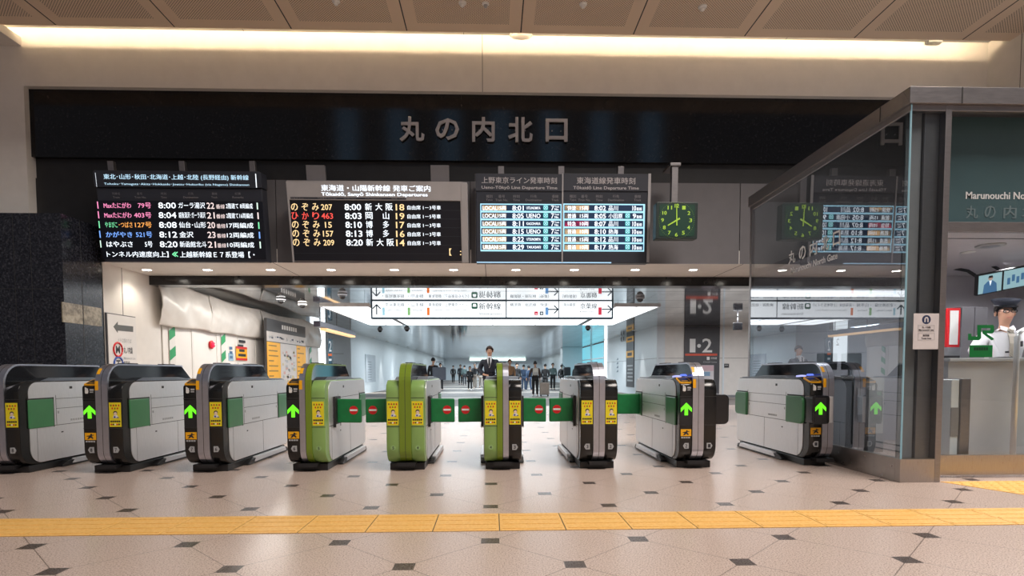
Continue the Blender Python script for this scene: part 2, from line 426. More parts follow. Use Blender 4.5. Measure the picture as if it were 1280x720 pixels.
# hall ceiling with the light cove
stp = (atZ(651, 41, ZK).x - atZ(509, 40, ZK).x); jx = atZ(651, 41, ZK).x
M_ceil = ceiling_material(jx - 12 * stp, stp, YK - .2)
w = MB(); w.box((-16, 6.9, ZK), (XR + .6, YK, ZK + .06), M_ceil)
w.box((-16, YK - .04, ZK + .06), (XR, YK, ZK + .11), M_soffit)
for i in range(-8, 8):
    x0 = jx + i * stp
    if x0 < XR + .4: w.box((x0 - .008, 6.9, ZK - .002), (x0 + .008, YK - .02, ZK + .01), M_seam)
struct(w.build('ceiling'))
w = MB(); w.box((-16, 6.9, ZR), (XR + .6, YW + .3, ZR + .1), M_soffit)
for q in (310, 580, 985):
    x0 = atZ(q, 46, ZR).x; w.box((x0 - .003, YK - .2, ZR - .002), (x0 + .003, YW, ZR + .01), M_seam)
struct(w.build('ceiling_cove'))
w = MB(); w.box((XR, 3.0, 0), (XR + .3, YW + .3, ZR), M_white)
y0 = atX(1276, 80, XR).y; w.box((XR - .002, y0 - .004, 3), (XR + .01, y0 + .004, ZR), M_seam); struct(w.build('wall_right'))
q = atY(16, 50, YW - .3); w = MB(); w.box((-14, 7.7, q.z), (q.x, YW - .15, q.z + .12), M_soffit); struct(w.build('trim_3'))
# concourse: side walls, far wall
XL, XRC = -5.9, 6.0
YR = 21.2; YL = 24.5
w = MB(); w.box((XL - .3, YL, 0), (XL, 72, ZC), M_whitec); w.box((-14, YL, 0), (XL - .3, YL + .3, ZC), M_whitec)
for zz in (.95, 1.75): w.box((-14, YL - .004, zz - .006), (XL - .3, YL, zz + .006), M_seam)
struct(w.build('wall_left_concourse'))
w = MB(); w.box((XRC, YR, 0), (XRC + .3, 31, ZC), M_whitec); w.box((XRC + .3, YR, 0), (14, YR + .3, ZC), M_white)
w.box((XRC, 44, 0), (XRC + .3, 72, ZC), M_whitec)
for q in (822, 904):
    x0 = atY(q, 440, YR).x; w.box((x0 - .03, YR - .03, 0), (x0 + .03, YR - .001, ZC), M_whitec)
w.box((XRC, YR - .004, 1.45), (14, YR, 1.46), M_seam); w.box((XRC - .004, YR, 1.45), (XRC, 31, 1.46), M_seam)
w.box((XRC, YR - .01, 0), (14, YR, .1), M_dsteel)
struct(w.build('wall_right_concourse'))
w = MB(); w.box((-8, 72, 0), (8, 72.3, ZC), M_whitec); struct(w.build('wall_far'))
w = MB()
for y in (31.3, 35.5, 39.7): w.box((XRC + .05, y, .05), (XRC + .08, y + 4.1, ZC - .05), E_cyan)
struct(w.build('window_1'))
w = MB()
for y in (31.1, 35.4, 39.6, 43.8): w.box((XRC - .05, y - .06, 0), (XRC + .1, y + .06, ZC), M_steel)
w.box((XRC - .05, 31.1, 1.7), (XRC + .1, 43.8, 1.76), M_steel); struct(w.build('trim_4'))
# right-hand pillars of the concourse
for i, (q0, q1, Y, ln) in enumerate(((703, 728, 38.5, 1.2), (757, 764, 30.5, .35))):
    a, b = atY(q0, 450, Y).x, atY(q1, 450, Y).x
    sbox('pillar', (a, Y, 0), (b, Y + ln, ZC), M_whitec if i == 0 else E_box, .02)  # slim second pillar glows by itself so it shows bright white
# the back of the hall with tall daylit windows, behind the viewer
wb = MB(); xw = [-9, -6.3, -3.6, -.9, 1.8, 4.5, 7.2]
wb.box((-16, -14.3, 0), (16, -14, 7.4), M_white); wb.box((-16, -14.3, 15), (16, -14, 17), M_white)
for x in xw + [9.9]: wb.box((x - .8, -14.3, 7.4), (x + .8, -14, 15), M_white)
struct(wb.build('wall_back'))
E_win = glow('daylit_pane', (.35, .55, .8), .7)
for i, x in enumerate(xw): struct(MB().box((x + .8, -14.2, 7.4), (x + 1.9, -14.15, 15), E_win).build('window_%d' % (i + 2)))
# tactile paving
def strip_rect(y0, y1): return atZ(640, y0, 0).y, atZ(640, y1, 0).y
ta, tb = strip_rect(663.6, 642.3)
w = MB(); xa = atZ(624.5, 663.5, 0).x; st = atZ(624.5, 663.5, 0).x - atZ(541, 663.8, 0).x
for k in range(-14, 15):
    x = xa + k * st; w.box((x + .003, ta, -.01), (x + st - .003, tb, .004), M_tact)
    for j in range(4):
        yy = ta + (tb - ta) * (j + .5) / 4; w.box((x + .02, yy - .016, .003), (x + st - .02, yy + .016, .0065), M_tact)
w.box((xa - 14 * st, ta, -.01), (xa + 15 * st, tb, .001), M_seam)
struct(w.build('trim_5'))
ya, yb = atZ(1220, 619.5, 0).y, atZ(1220, 602, 0).y; xa = atZ(1176, 604, 0).x + .04
w = MB(); xb = 6.6
w.add([(xa, yb, .004), (xa + .23, ya, .004), (xb, ya, .004), (xb, yb, .004), (xa, yb, -.01), (xa + .23, ya, -.01), (xb, ya, -.01), (xb, yb, -.01)], [(0, 1, 2, 3), (4, 7, 6, 5), (0, 4, 5, 1), (1, 5, 6, 2)], M_tact)
dy = (yb - ya) / 7
for r in range(7):
    yy = ya + dy * (r + .5); x = xa + .24 - .23 * (yy - ya) / (yb - ya) + .05
    while x < 6.4:
        w.lathe([(.02, .003), (.018, .007), (.010, .009)], M_tact, 8, Matrix.Translation((x, yy, 0))); x += dy
struct(w.build('trim_6'))

# ------------------------------------------------------------------ ceiling fittings
def cylz(prof, m, n=20): return MB().lathe(prof, m, n)
for i, q in enumerate((183.5, 259.3, 338.5, 414, 493, 567, 645, 718, 794, 866.5, 943.5)):
    p = atZ(q, 336.9, ZS)
    t = thing('downlight', '%s lit downlight from the left in the pale soffit below the boards' % ORD[i], 'downlight', T(p.x, p.y, ZS - .003), 'downlights in the soffit')
    MB().lathe([(.085, 0), (.085, -.006), (.066, -.006), (.066, -.002)], M_wmark, 24).build('trim_ring', t)
    MB().lathe([(.064, -.0025), (.064, -.005)], E_down, 24).build('lens', t)
    l = bpy.data.lights.new('downlight_beam', 'SPOT'); l.energy = 26; l.color = (1, .9, .76); l.spot_size = 2.2; l.spot_blend = .6; l.shadow_soft_size = .06
    lo = bpy.data.objects.new('downlight_beam', l); COL.objects.link(lo); lo.location = (p.x, p.y, ZS - .03)
for i, (q, r, n, kind) in enumerate(((420, 1, .05, 'white round ceiling fitting near the left joint, above the second board'), (578, 3, .05, 'white spotlight fitting in the perforated ceiling above the lettering'),
        (607, 4, .045, 'dark centred sprinkler rose beside the white spotlight fitting'), (729, 4.5, .05, 'white ceiling fitting above the last letter of the wall lettering'), (878, 8, .055, 'white ceiling fitting farthest along to the right'))):
    p = atZ(q, r, ZK)
    if p.y < 6.95: continue
    t = thing('ceiling_spot', kind, 'ceiling fitting', T(p.x, p.y, ZK))
    MB().lathe([(n, 0), (n, -.015), (n * .8, -.025)], M_wmark, 20).build('ring', t)
    MB().lathe([(n * .62, -.02), (n * .5, -.05), (n * .2, -.06)], M_gmark if i == 2 else M_wmark, 16).build('body', t)
p = atZ(651, 46, ZR)
t = thing('smoke_detector', 'pale dome detector on the lit cove above the middle of the wall', 'smoke detector', T(p.x, p.y, ZR))
MB().lathe([(.16, 0), (.16, -.02), (.12, -.05), (.04, -.065)], M_soffit, 24).build('dome', t); MB().lathe([(.175, 0), (.175, -.012), (.16, -.012)], M_wmark, 24).build('base', t)
p = atY(1167, 61, YW - .2); tag(MB().box((p.x - .11, YW - .24, ZR - .05), (p.x + .11, YW - .16, ZR), M_dsteel).build('cove_bracket', bevel=.01), 'small dark bracket at the top of the wall near its right corner', 'bracket')
t = thing('cove_light', 'long warm tube light hidden in the cove along the top of the wall', 'light', T(0, 0, 0))
MB().tube([(-13, YK - .13, ZK + .17), (XR - .25, YK - .13, ZK + .17)], .018, E_cove, 8).build('tube', t)
MB().box((-13, YK - .17, ZK + .06), (XR - .25, YK - .09, ZK + .15), M_wmark).build('batten', t)

# raised station lettering on the black granite
lt = thing('wall_lettering', 'large raised grey lettering naming the station exit on the black wall', 'lettering', T(0, 0, 0))
Fw = Flat(Vector((0, YW - .06, 0)))
for ch, x0, x1, y0, y1 in (('丸', 499, 530.5, 145.5, 176.5), ('の', 544, 574, 147.5, 175), ('内', 590, 618.5, 146, 177), ('北', 635, 666, 146, 177.5), ('口', 682, 709.5, 148, 177)):
    r = Fw.rect(x0, y0, x1, y1, .05); mb = MB(); mb.text3(ch, r, YW - .085, .025, mat('letter_metal', (.52, .51, .52), .4, .2), .022)
    for dx in (.3, .7): mb.box((r[0] + (r[2] - r[0]) * dx - .006, YW - .086, (r[1] + r[3]) / 2 - .006), (r[0] + (r[2] - r[0]) * dx + .006, YW - .061, (r[1] + r[3]) / 2 + .006), M_gmark)
    mb.build('letter', lt)

# ------------------------------------------------------------------ departure boards
def hangers(t, F, xs, ytop, m, back, w=.05):
    """brackets from the top of a board up to the wall behind"""
    for q in xs:
        a = F.loc(q, ytop + 14); x = a[0]; mb = MB(); z = F.loc(q, ytop)[1]
        mb.box((x - w, back - .1, a[1] - .25), (x + w, back - .03, z), m)
        mb.build('hanger', t, .004)
def board(name, label, px, depth, Yb, tilt):
    cx, cyb = (px[0] + px[2]) / 2, px[3]
    P = atY(cx, cyb, Yb); F = Flat(P, 0, tilt)
    t = thing(name, label, 'departure board', F.M); r = F.rect(*px); return t, F, r
def lines(t, F, name, items, off=.006, names=None, face=None):
    """one row of a board: a thin backing strip that carries its cells of lettering"""
    x0 = min(i[1] for i in items); y0 = min(i[2] for i in items); x1 = max(i[3] for i in items); y1 = max(i[4] for i in items)
    mb = MB(); F.slab(mb, (x0 - .6, y0 - .6, x1 + .6, y1 + .6), face or M_dark, off - .0032, .0004); row = mb.build(name, t)
    for k, it in enumerate(items):
        body, x0, y0, x1, y1, m = it[:6]; bold = it[6] if len(it) > 6 else .012; mb = MB()
        if body == '#': F.slab(mb, (x0, y0, x1, y1), m, off - .003, .0025)
        else: F.text(mb, body, (x0, y0, x1, y1), m, off, bold)
        nm = names[k] if names and k < len(names) else ('colour_bar' if body == '#' else 'lettering')
        mb.build(nm, row)
    return row
W1 = glow('led_white', (.86, .93, 1.0), 1.5); W2 = glow('led_cool', (.55, .82, 1.0), 1.1); PK = glow('led_pink', (1.0, .30, .55), 1.1); GR = glow('led_green', (.25, 1.0, .5), .9)
OR = glow('led_orange', (1.0, .42, .10), 1.1); BL = glow('led_blue', (.20, .42, 1.0), 1.2); AM = glow('led_amber', (1.0, .72, .36), 1.1); RD = glow('led_red', (1.0, .10, .08), 1.0)
LG = glow('led_pale_green', (.75, 1.0, .85), 1.0); WP = glow('led_pinkish', (1.0, .82, .80), 1.0)
M_case = mat('board_case', (.028, .032, .045), .4, var=.05); M_dark = mat('board_face', (.006, .008, .016), .3, var=.1); M_head = mat('board_heading', (.045, .05, .065), .4, var=.05)
M_dim = mat('dim_print', (.22, .22, .24), .5, var=.02); M_pr = mat('board_print', (.62, .60, .62), .5, var=.02)
def skew(px, y): return px + (y - 213) * .078
# board of the northern lines
t, F, r = board('departure_board', 'dark LED departure board with pink, orange and blue rows, farthest left', (117.5, 213, 333.5, 328), .25, 8.6, math.radians(7))
mb = MB(); mb.box((r[0], 0, r[1]), (r[2], .2, r[3] - .225), M_case); mb.build('casing', t, .012)
mb = MB(); mb.ext(fillet([(r[0] - .01, r[3] - .22), (r[2] + .01, r[3] - .22), (r[2] + .01, r[3]), (r[0] - .01, r[3])], [0, 0, .035, .035]), -.02, .2, M_case, 'y'); mb.build('header', t, .006)
mb = MB(); F.slab(mb, (120, 250.5, 333, 324.5), M_dark, 0, .003); mb.build('screen', t)
lines(t, F, 'title_strip', [('東北･山形･秋田･北海道･上越･北陸 (長野経由) 新幹線', 129, 217.3, 311, 226.3, W2, .018), ('Tohoku･Yamagata･Akita･Hokkaido･Joetsu･Hokuriku (via Nagano) Shinkansen', 130, 228.3, 311.5, 233.2, W2, .012),
    ('#', 119, 216, 121.2, 233.5, W1), ('#', 319, 217.3, 321.2, 234.5, W1)], .0245, face=M_case)
lines(t, F, 'heading_strip', [('列車名', 140, 240.5, 150, 243.6, M_dim), ('Train', 141, 245.4, 149.5, 248, M_dim), ('番号', 171, 240.5, 178, 243.6, M_dim), ('Train No.', 168, 245.4, 183, 248, M_dim), ('時刻', 201, 240.5, 208, 243.6, M_dim), ('Time', 201, 245.4, 208.5, 248, M_dim),
    ('行先', 235, 240.5, 242, 243.6, M_dim), ('Destination', 229, 245.4, 248, 248, M_dim), ('番線', 264.5, 240.5, 271.5, 243.6, M_dim), ('Track', 264, 245.4, 272, 248, M_dim), ('記事', 293.5, 240.5, 301, 243.6, M_dim), ('Remarks', 290.5, 245.4, 304.5, 248, M_dim)], .006, face=M_case)
R1 = [('Maxたにがわ', PK, 'Maxたにがわ', None, '79号', PK, '8:00', 'ガーラ湯沢', 256.5, '22', '2階建て 8両編成', 257, PK, LG, 172),
      ('Maxたにがわ', PK, '', None, '403号', PK, '8:04', '越後湯沢･ガーラ湯沢', 257, '21', '2階建て16両編成', 257.5, PK, WP, 167),
      ('やまびこ', GR, '', '･つばさ', '127号', OR, '8:08', '仙台･山形', 257.8, '20', '17両編成', 259, GR, GR, 168),
      ('かがやき', BL, '', None, '521号', BL, '8:12', '金沢', 242, '23', '12両編成', 260, BL, BL, 169),
      ('はやぶさ', W1, '', None, '5号', W1, '8:20', '新函館北斗', 258.6, '21', '10両編成', 260, LG, LG, 180)]
for i, (nm, nc, _a, nm2, no, noc, tm, ds, dx, trk, rem, tx, b0, b1, nx) in enumerate(R1):
    y = 252.2 + i * 12.15; k = y - 250; sk = .075 * k
    it = [(nm, 129 + sk, y + .8, (164 if nm2 is None else 146) + sk * .6, y + 8, nc, .02), (no, nx + sk * .2, y + .9, 189 + sk * .5, y + 8.2, noc, .015), (tm, 197.5 + sk * .5, y + .8, 220 + sk * .6, y + 8.4, W1, .012),
          (ds, 222.5 + sk * .5, y + .8, dx, y + 8.4, W1, .012), (trk, 258 + sk * .4, y + 1, 268 + sk * .6, y + 8.8, WP, .01), ('番線', 269.5 + sk * .5, y + 3.2, 281 + sk * .5, y + 8.8, WP, .006),
          (rem, 282 + sk * .5, y + 1.8, 316 + sk * .5, y + 8.8, W1, .012), ('#', 121 + sk, y - .2, 123.2 + sk, y + 8.6, b0), ('#', 320.5 + sk, y + 1.2, 322.6 + sk, y + 9.6, b1)]
    if nm2: it.append((nm2, 147 + sk * .6, y + .8, 165 + sk * .5, y + 8, OR, .02))
    lines(t, F, 'train_row', it, names=['train_name', 'train_number', 'departure_time', 'destination', 'track_number', 'track_word', 'remark'])
lines(t, F, 'message_row', [('トンネル内速度向上】', 133, 314, 211, 321.6, W1, .014), ('≪', 215, 314.5, 222.5, 321.2, GR, .03), ('上越新幹線Ｅ７系登場【・', 224.5, 314.2, 318.5, 322.2, W1, .014)])
hangers(t, F, (133, 223, 312), 199, M_frame, .2, .04)
# board of the western lines
M_sil = mat('silver_frame', (.46, .445, .45), .38, .3, var=.04)
t, F, r = board('departure_board', 'silver-framed LED departure board with amber and red rows, second from left', (357.5, 226.5, 585.5, 328.5), .25, 8.57, math.radians(11))
mb = MB(); a = F.rect(361.8, 250.0, 577.3, 326.5)
mb.box((r[0], -.02, r[1]), (a[0], .2, r[3]), M_sil); mb.box((a[2], -.02, r[1]), (r[2], .2, r[3]), M_sil); mb.box((a[0], -.02, a[3]), (a[2], .2, r[3]), M_sil); mb.box((a[0], .05, r[1]), (a[2], .2, a[3]), M_sil); mb.build('frame', t, .008)
mb = MB(); mb.box((a[0], 0, a[1]), (a[2], .045, a[3]), M_dark)
for i in range(8):
    z = F.loc(470, 251.5 + i * 10.9)[1]; mb.box((a[0], -.003, z - .003), (a[2], 0, z + .003), M_case)
mb.build('screen', t)
lines(t, F, 'title_strip', [('東海道・山陽新幹線 発車ご案内', 401, 230.7, 538, 239.6, W1, .02), ('Tōkaidō, Sanyō Shinkansen Departures', 401.5, 240.2, 534.5, 246.8, W1, .02)], .0245, face=M_sil)
lines(t, F, 'heading_strip', [('列車名 Train', 363.5, 246.8, 380, 249, M_dim), ('列車番号 Train No.', 397, 246.8, 421, 249, M_dim), ('時刻 Time', 430, 246.8, 445, 249, M_dim), ('行先 Destination', 456, 246.8, 477, 249, M_dim), ('番線 Track', 489, 246.8, 507, 249, M_dim)], .0235, face=M_case)
for i, (nm, c, no, x0, x1, tm, ds, ds2, trk, car) in enumerate((('のぞみ', AM, '207', 401, 415.5, '8:00', '新大阪', None, '18', '自由席 1－3号車'), ('ひかり', RD, '463', 401.5, 416.5, '8:03', '岡', '山', '19', '自由席 1－5号車'),
        ('のぞみ', AM, '15', 406, 415, '8:10', '博', '多', '17', '自由席 1－3号車'), ('のぞみ', AM, '157', 403.5, 417, '8:13', '博', '多', '16', '自由席 1－3号車'), ('のぞみ', AM, '209', 404, 418, '8:20', '新大阪', None, '14', '自由席 1－3号車'))):
    y = 254 + i * 11.1; s = i * .55
    it = [(nm[k], 363.5 + s + k * 13.1, y, 372.5 + s + k * 13.1, y + 9.2, c, .02) for k in range(3)] + [(no, x0, y + 1.2, x1, y + 8.6, c, .012), (tm, 430.5 + s, y + .8, 451.5 + s, y + 8.8, W1, .016)]
    if ds2 is None: it += [(ds[k], 456 + s * .7 + k * 13, y, 465 + s * .7 + k * 13, y + 9, W1, .016) for k in range(3)]
    else: it += [(ds, 456.5 + s * .5, y, 465.5 + s * .5, y + 9, W1, .016), (ds2, 478.5, y, 486.5, y + 9, W1, .016)]
    it += [(trk, 494.5 + s * .3, y + 1, 505.5 + s * .2, y + 9.2, AM, .012), (car, 509 + s * .2, y + 2.6, 551, y + 8.4, W1, .012)]
    lines(t, F, 'train_row', it)
lines(t, F, 'message_row', [('【', 561.5, 310.5, 564.5, 319.5, AM), (':', 575, 313.5, 576.6, 319, AM)])
hangers(t, F, (392, 549), 205, M_greyp, .2, .13)
# LCD board of the two conventional lines
t, F, r = board('departure_board', 'dark LCD departure board with two framed timetables, nearest the clock', (594.5, 217, 811, 329), .25, 8.64, math.radians(3))
mb = MB(); mb.box((r[0], 0, r[1]), (r[2], .2, r[3]), M_case); mb.build('casing', t, .01)
mb = MB(); zt = F.loc(700, 240)[1]
for x0, x1 in ((594.5, 702.3), (703.7, 811)):
    q = F.rect(x0, 217, x1, 239.5); mb.box((q[0], -.015, q[1]), (q[2], 0, q[3]), M_head)
mb.build('header', t, .004)
for x0 in (593.8, 702.6, 810.5):
    mb = MB(); F.slab(mb, (x0, 217, x0 + .9, 328), M_sil, .015, .004); mb.build('edge_strip', t)
mb = MB(); F.slab(mb, (596, 327.2, 764, 329), glow('board_under_light', (.45, .75, 1), .9), .002, .006); mb.build('lower_light', t)
lines(t, F, 'title_strip', [('上野東京ライン発車時刻', 602, 221, 696, 229.8, M_pr, .012), ('Ueno-Tōkyō Line Departure Time', 602, 232, 696.5, 237.8, M_pr, .01)], .0195, face=M_head)
lines(t, F, 'title_strip', [('東海道線発車時刻', 721, 221.4, 794, 230.4, M_pr, .012), ('Tōkaidō Line Departure Time', 716.5, 232.4, 798.5, 238.2, M_pr, .01)], .0195, face=M_head)
lines(t, F, 'heading_strip', [(b, x - w / 2, y, x + w / 2, y + h, M_dim) for x0 in (0, 1) for (j, e, xx, w1, w2) in (('種別', 'Type', (611.5, 716), 8, 8.5), ('番号', 'Train No.', (627, 730.5), 8, 15.5), ('時刻', 'Time', (645.5, 749), 8, 8.5), ('行先', 'Destination', (667, 770), 8, 20), ('番線', 'Track', (694, 797), 8, 9))
    for (b, x, w, y, h) in ((j, xx[x0], w1, 243.5, 4), (e, xx[x0], w2, 248.6, 3))], .006, face=M_case)
E_fr = glow('lcd_frame', (.42, .80, 1.0), 1.05); E_nav = glow('lcd_navy', (.004, .035, .10), .55); E_tan = glow('lcd_tan', (.80, .56, .30), .85); E_tan2 = glow('lcd_tan_bright', (.95, .58, .26), .95); E_crim = glow('lcd_crimson', (.82, .02, .10), .9); E_teal = glow('lcd_teal', (.02, .50, .44), .8)
for (x0, x1, name) in ((600.3, 701.4, 0), (704.2, 805, 1)):
    mb = MB(); q = F.rect(x0, 254.5, x1, 314.5); mb.box((q[0], -.004, q[1]), (q[2], 0, q[3]), E_fr); mb.build('screen', t)
L3 = [('LOCAL', '8:01', 'UTSUNOMIYA'), ('LOCAL', '8:05', 'UENO'), ('LOCAL', '8:11', 'KAGOHARA'), ('LOCAL', '8:15', 'UENO'), ('LOCAL', '8:22', 'UTSUNOMIYA'), ('URBAN', '8:29', 'TAKASAKI')]
R3 = [('快速', '8:02', '品川', '10', 0), ('普通', '8:05', '小田原', '9', 1), ('特急', '8:07', '品川', '10', 1), ('普通', '8:10', '熱海', '10', 1), ('普通', '8:12', '品川', '10', 1), ('普通', '8:17', '熱海', '10', 1)]
for i in range(6):
    y0 = 255.8 + i * 9.77; y1 = y0 + 8.0; s = i * .08
    ty, tm, ds = L3[i]; small = len(ds) > 5
    it = [('#', 601.6, y0, 700.6, y1, E_nav), ('#', 602.8 + s, y0 + 1, 633, y1 - .7, E_tan)]
    fd = lines(t, F, 'train_row', it, .009, names=['row_field', 'type_field'], face=E_fr)
    it = [(ty, 603.2 + s, y0 + 1.6, 621.5, y1 - 1.2, W1, .02), ('15両', 622.3, y0 + 1.6, 632.4, y1 - 1.2, W1, .02), (tm, 640.5 + s, y0 + 1.1, 654.5 + s, y1 - .6, W1, .012),
          (ds, 658 + s, y0 + (2.4 if small else 1.4), 675.5 + s, y1 - (2 if small else 1), W1, .01), ('7', 689, y0 + 1.2, 692.5, y1 - .6, W1, .01), ('Track', 693.3, y0 + 1.4, 699, y0 + 3.6, W1), ('No.', 693.3, y0 + 4.4, 698.5, y1 - .8, W1)]
    for k, (body, x0, y0_, x1, y1_, m, *b) in enumerate(it):
        mb = MB(); F.text(mb, body, (x0, y0_, x1, y1_), m, .0125, b[0] if b else .012); mb.build(('train_type', 'car_count', 'departure_time', 'destination', 'track_number', 'track_word', 'track_word')[k], fd)
    mb = MB(); a = F.loc(682, (y0 + y1) / 2); h = (F.rect(0, y0, 1, y1)[3] - F.rect(0, y0, 1, y1)[1])
    def swirl(mb, a, h):
        mb.box((a[0] - h * .40, -.0125, a[1] - h * .40), (a[0] + h * .40, -.0095, a[1] + h * .40), E_teal)
        for k in (0, 1):
            mb.tube([(a[0] - h * .28, -.0135, a[1] + (h * .28 if k else -h * .28)), (a[0] + h * .28, -.0135, a[1] - (h * .28 if k else -h * .28))], h * .04, W2, 5)
        mb.tube([(a[0] + h * .33 * math.cos(k * PI / 8), -.0135, a[1] + h * .33 * math.sin(k * PI / 8)) for k in range(17)], h * .035, W2, 5)
    swirl(mb, a, h); mb.build('seat_symbol', fd)
    ty, tm, ds, trk, sw = R3[i]; hot = ty == '特急'
    it = [('#', 705.4, y0 + .2, 803.8, y1 + .2, E_nav), ('#', 706.2, y0 + 1.2, 720.3, y1 - .5, E_crim if hot else E_tan), ('#', 720.3, y0 + 1.2, 736, y1 - .5, E_crim if hot else E_tan2)]
    fd = lines(t, F, 'train_row', it, .009, names=['row_field', 'type_field', 'car_field'], face=E_fr)
    n = '10両' if i in (2, 3, 5) else '15両'
    it = [(ty, 709.5, y0 + 1.3, 719.8, y1 - .7, W1, .02), (n, 725, y0 + 1.7, 735.4, y1 - .9, W1, .02), (tm, 743.2, y0 + 1.3, 757.3, y1 - .5, W1, .012), (ds, 760.8, y0 + 1.2, 772.4 if len(ds) < 3 else 778, y1 - .4, W1, .012),
          (trk, 791 if len(trk) < 2 else 790.5, y0 + 1.4, 795, y1 - .4, W1, .01), ('番線', 795.6, y0 + 3.4, 802.2, y1 - .5, W1, .012)]
    for k, (body, x0, y0_, x1, y1_, m, *b) in enumerate(it):
        mb = MB(); F.text(mb, body, (x0, y0_, x1, y1_), m, .0125, b[0] if b else .012); mb.build(('train_type', 'car_count', 'departure_time', 'destination', 'track_number', 'track_word', 'track_word')[k], fd)
    if sw:
        mb = MB(); swirl(mb, F.loc(784.3, (y0 + y1) / 2 + .2), h); mb.build('seat_symbol', fd)
hangers(t, F, (626.5, 702.5, 778), 205, M_frame, .2, .045)

# clock hung beside the boards
P = atY(845.5, 299.5, 8.25); F = Flat(P, 0, math.radians(2)); r = F.rect(820.5, 252.5, 871.5, 298.8)
t = thing('hanging_clock', 'square dark green clock with glowing numerals showing eight on a rod', 'clock', F.M)
mb = MB(); mb.ext(fillet([(r[0], r[1]), (r[2], r[1]), (r[2], r[3]), (r[0], r[3])], .02), 0, .16, mat('clock_case', srgb(38, 52, 50), .4), 'y'); mb.build('casing', t, .006)
mb = MB(); q = F.rect(824.5, 255.5, 868, 295.5); mb.ext(fillet([(q[0], q[1]), (q[2], q[1]), (q[2], q[3]), (q[0], q[3])], .03), -.004, .002, glow('clock_face', (.006, .05, .028), .5), 'y'); mb.build('dial', t)
E_num = glow('clock_numeral', (.55, .85, .08), .5); c = F.loc(845.6, 275.4); R = (F.loc(866, 275)[0] - c[0])
mb = MB()
for k in range(1, 13):
    a = PI / 2 - k * PI / 6; x, z = c[0] + R * .86 * math.cos(a), c[1] + R * .86 * math.sin(a); w = .019 if k < 10 else .030
    mb.text(str(k), (x - w, z - .026, x + w, z + .026), -.006, E_num, .02)
for k in range(60):
    a = k * PI / 30; x, z = c[0] + R * 1.08 * math.cos(a), c[1] + R * 1.08 * math.sin(a); mb.box((x - .002, -.0062, z - .002), (x + .002, -.005, z + .002), E_num)
mb.build('numerals', t)
def hand(mb, ang, ln, wd, back, y):
    d = Vector((math.sin(ang), 0, math.cos(ang))); n = Vector((d.z, 0, -d.x)); cc = Vector((c[0], y, c[1]))
    p = [cc - d * back - n * wd, cc - d * back + n * wd, cc + d * ln + n * wd * .6, cc + d * ln - n * wd * .6]
    mb.add([tuple(v) for v in p] + [tuple(v + Vector((0, .003, 0))) for v in p], [(0, 1, 2, 3), (7, 6, 5, 4), (0, 4, 5, 1), (1, 5, 6, 2), (2, 6, 7, 3), (3, 7, 4, 0)], E_num)
mb = MB(); hand(mb, 8 * PI / 6 - .01, R * .62, .012, R * .22, -.012); mb.build('hour_hand', t)
mb = MB(); hand(mb, -.03, R * .95, .008, R * .32, -.017); mb.build('minute_hand', t)
mb = MB(); x, z = F.loc(845.5, 206); mb.box((x - .045, .05, r[3] - .01), (x + .045, .13, z), M_frame); mb.box((x - .075, .03, z), (x + .075, .4, z + .04), M_frame); mb.build('rod', t, .004)

# ------------------------------------------------------------------ ticket gates
GY, GL, GW, GS = 5.63, 1.72, .182, .054
BODY = fillet([(0, .078), (0, .885), (GL, .885), (GL, .078)], [.16, .12, .08, .05], 8)
ENTRY = fillet([(0, .078), (0, .838), (.20, .905), (.34, .885), (GL, .885), (GL, .078)], [.16, .03, .03, .02, .08, .05], 8)
PANEL = fillet([(.115, .085), (.115, .875), (GL - .01, .875), (GL - .01, .085)], [.14, .11, .07, .05], 8)
HOOD = fillet([(.012, .10), (.012, 1.04), (1.33, 1.04), (1.54, .89), (1.54, .10)], [.12, .19, .06, .02, .02], 8)
RIB_O = fillet([(.5, .082), (-.008, .082), (-.008, 1.052), (1.335, 1.052), (1.56, .885), (1.56, .8)], [0, .14, .20, .06, 0, 0], 9)[1:-2]
RIB_I = fillet([(.5, .107), (.017, .107), (.017, 1.037), (1.325, 1.037), (1.54, .87), (1.54, .8)], [0, .12, .18, .055, 0, 0], 9)[1:-2]
def pent(c, w, h, side):
    x, z = c
    pts = [(-w / 2, -h / 2), (w * .2, -h / 2), (w / 2, 0), (w * .2, h / 2), (-w / 2, h / 2)]
    return [(x + side * p[0], z + p[1]) for p in pts]
def poster(t, x):
    """yellow notice with a row of marks, a figure and two lines of print"""
    mb = MB(); w, z0, z1 = .055, .452, .683; y = -.0015
    mb.box((x - w, y - .001, z0), (x + w, y + .004, z1), M_yel)
    for r, zz in enumerate((.655, .627)):
        for k in range(4 - r):
            xx = x - .036 + k * .024 + r * .012; mb.box((xx - .006, y - .002, zz - .008), (xx + .006, y - .001, zz + .008), M_red if (k + r) % 2 else mat('ink_olive', (.2, .17, .02), .5))
    mb.disc((x + .002, y - .001, .584), .019, M_ink, .001, 14); mb.disc((x + .003, y - .002, .577), .015, M_sk, .001, 14)
    mb.ext([(x - .022, .535), (x + .03, .535), (x + .022, .558), (x + .006, .566), (x - .014, .560)], y - .002, y - .001, M_wmark, 'y')
    mb.box((x - .012, y - .003, .538), (x + .004, y - .001, .553), mat('ink_blue', (.05, .08, .3), .5))
    mb.box((x + .016, y - .003, .536), (x + .034, y - .001, .544), mat('ink_blue', (.05, .08, .3), .5))
    for k in range(5): mb.box((x - .046 + k * .019, y - .002, .496), (x - .031 + k * .019, y - .001, .512), M_ink)
    for k in range(5): mb.box((x - .044 + k * .018, y - .002, .468), (x - .031 + k * .018, y - .001, .482), (M_red, M_ink, M_wmark, M_red, M_ink)[k])
    return mb.build('notice_poster', t)
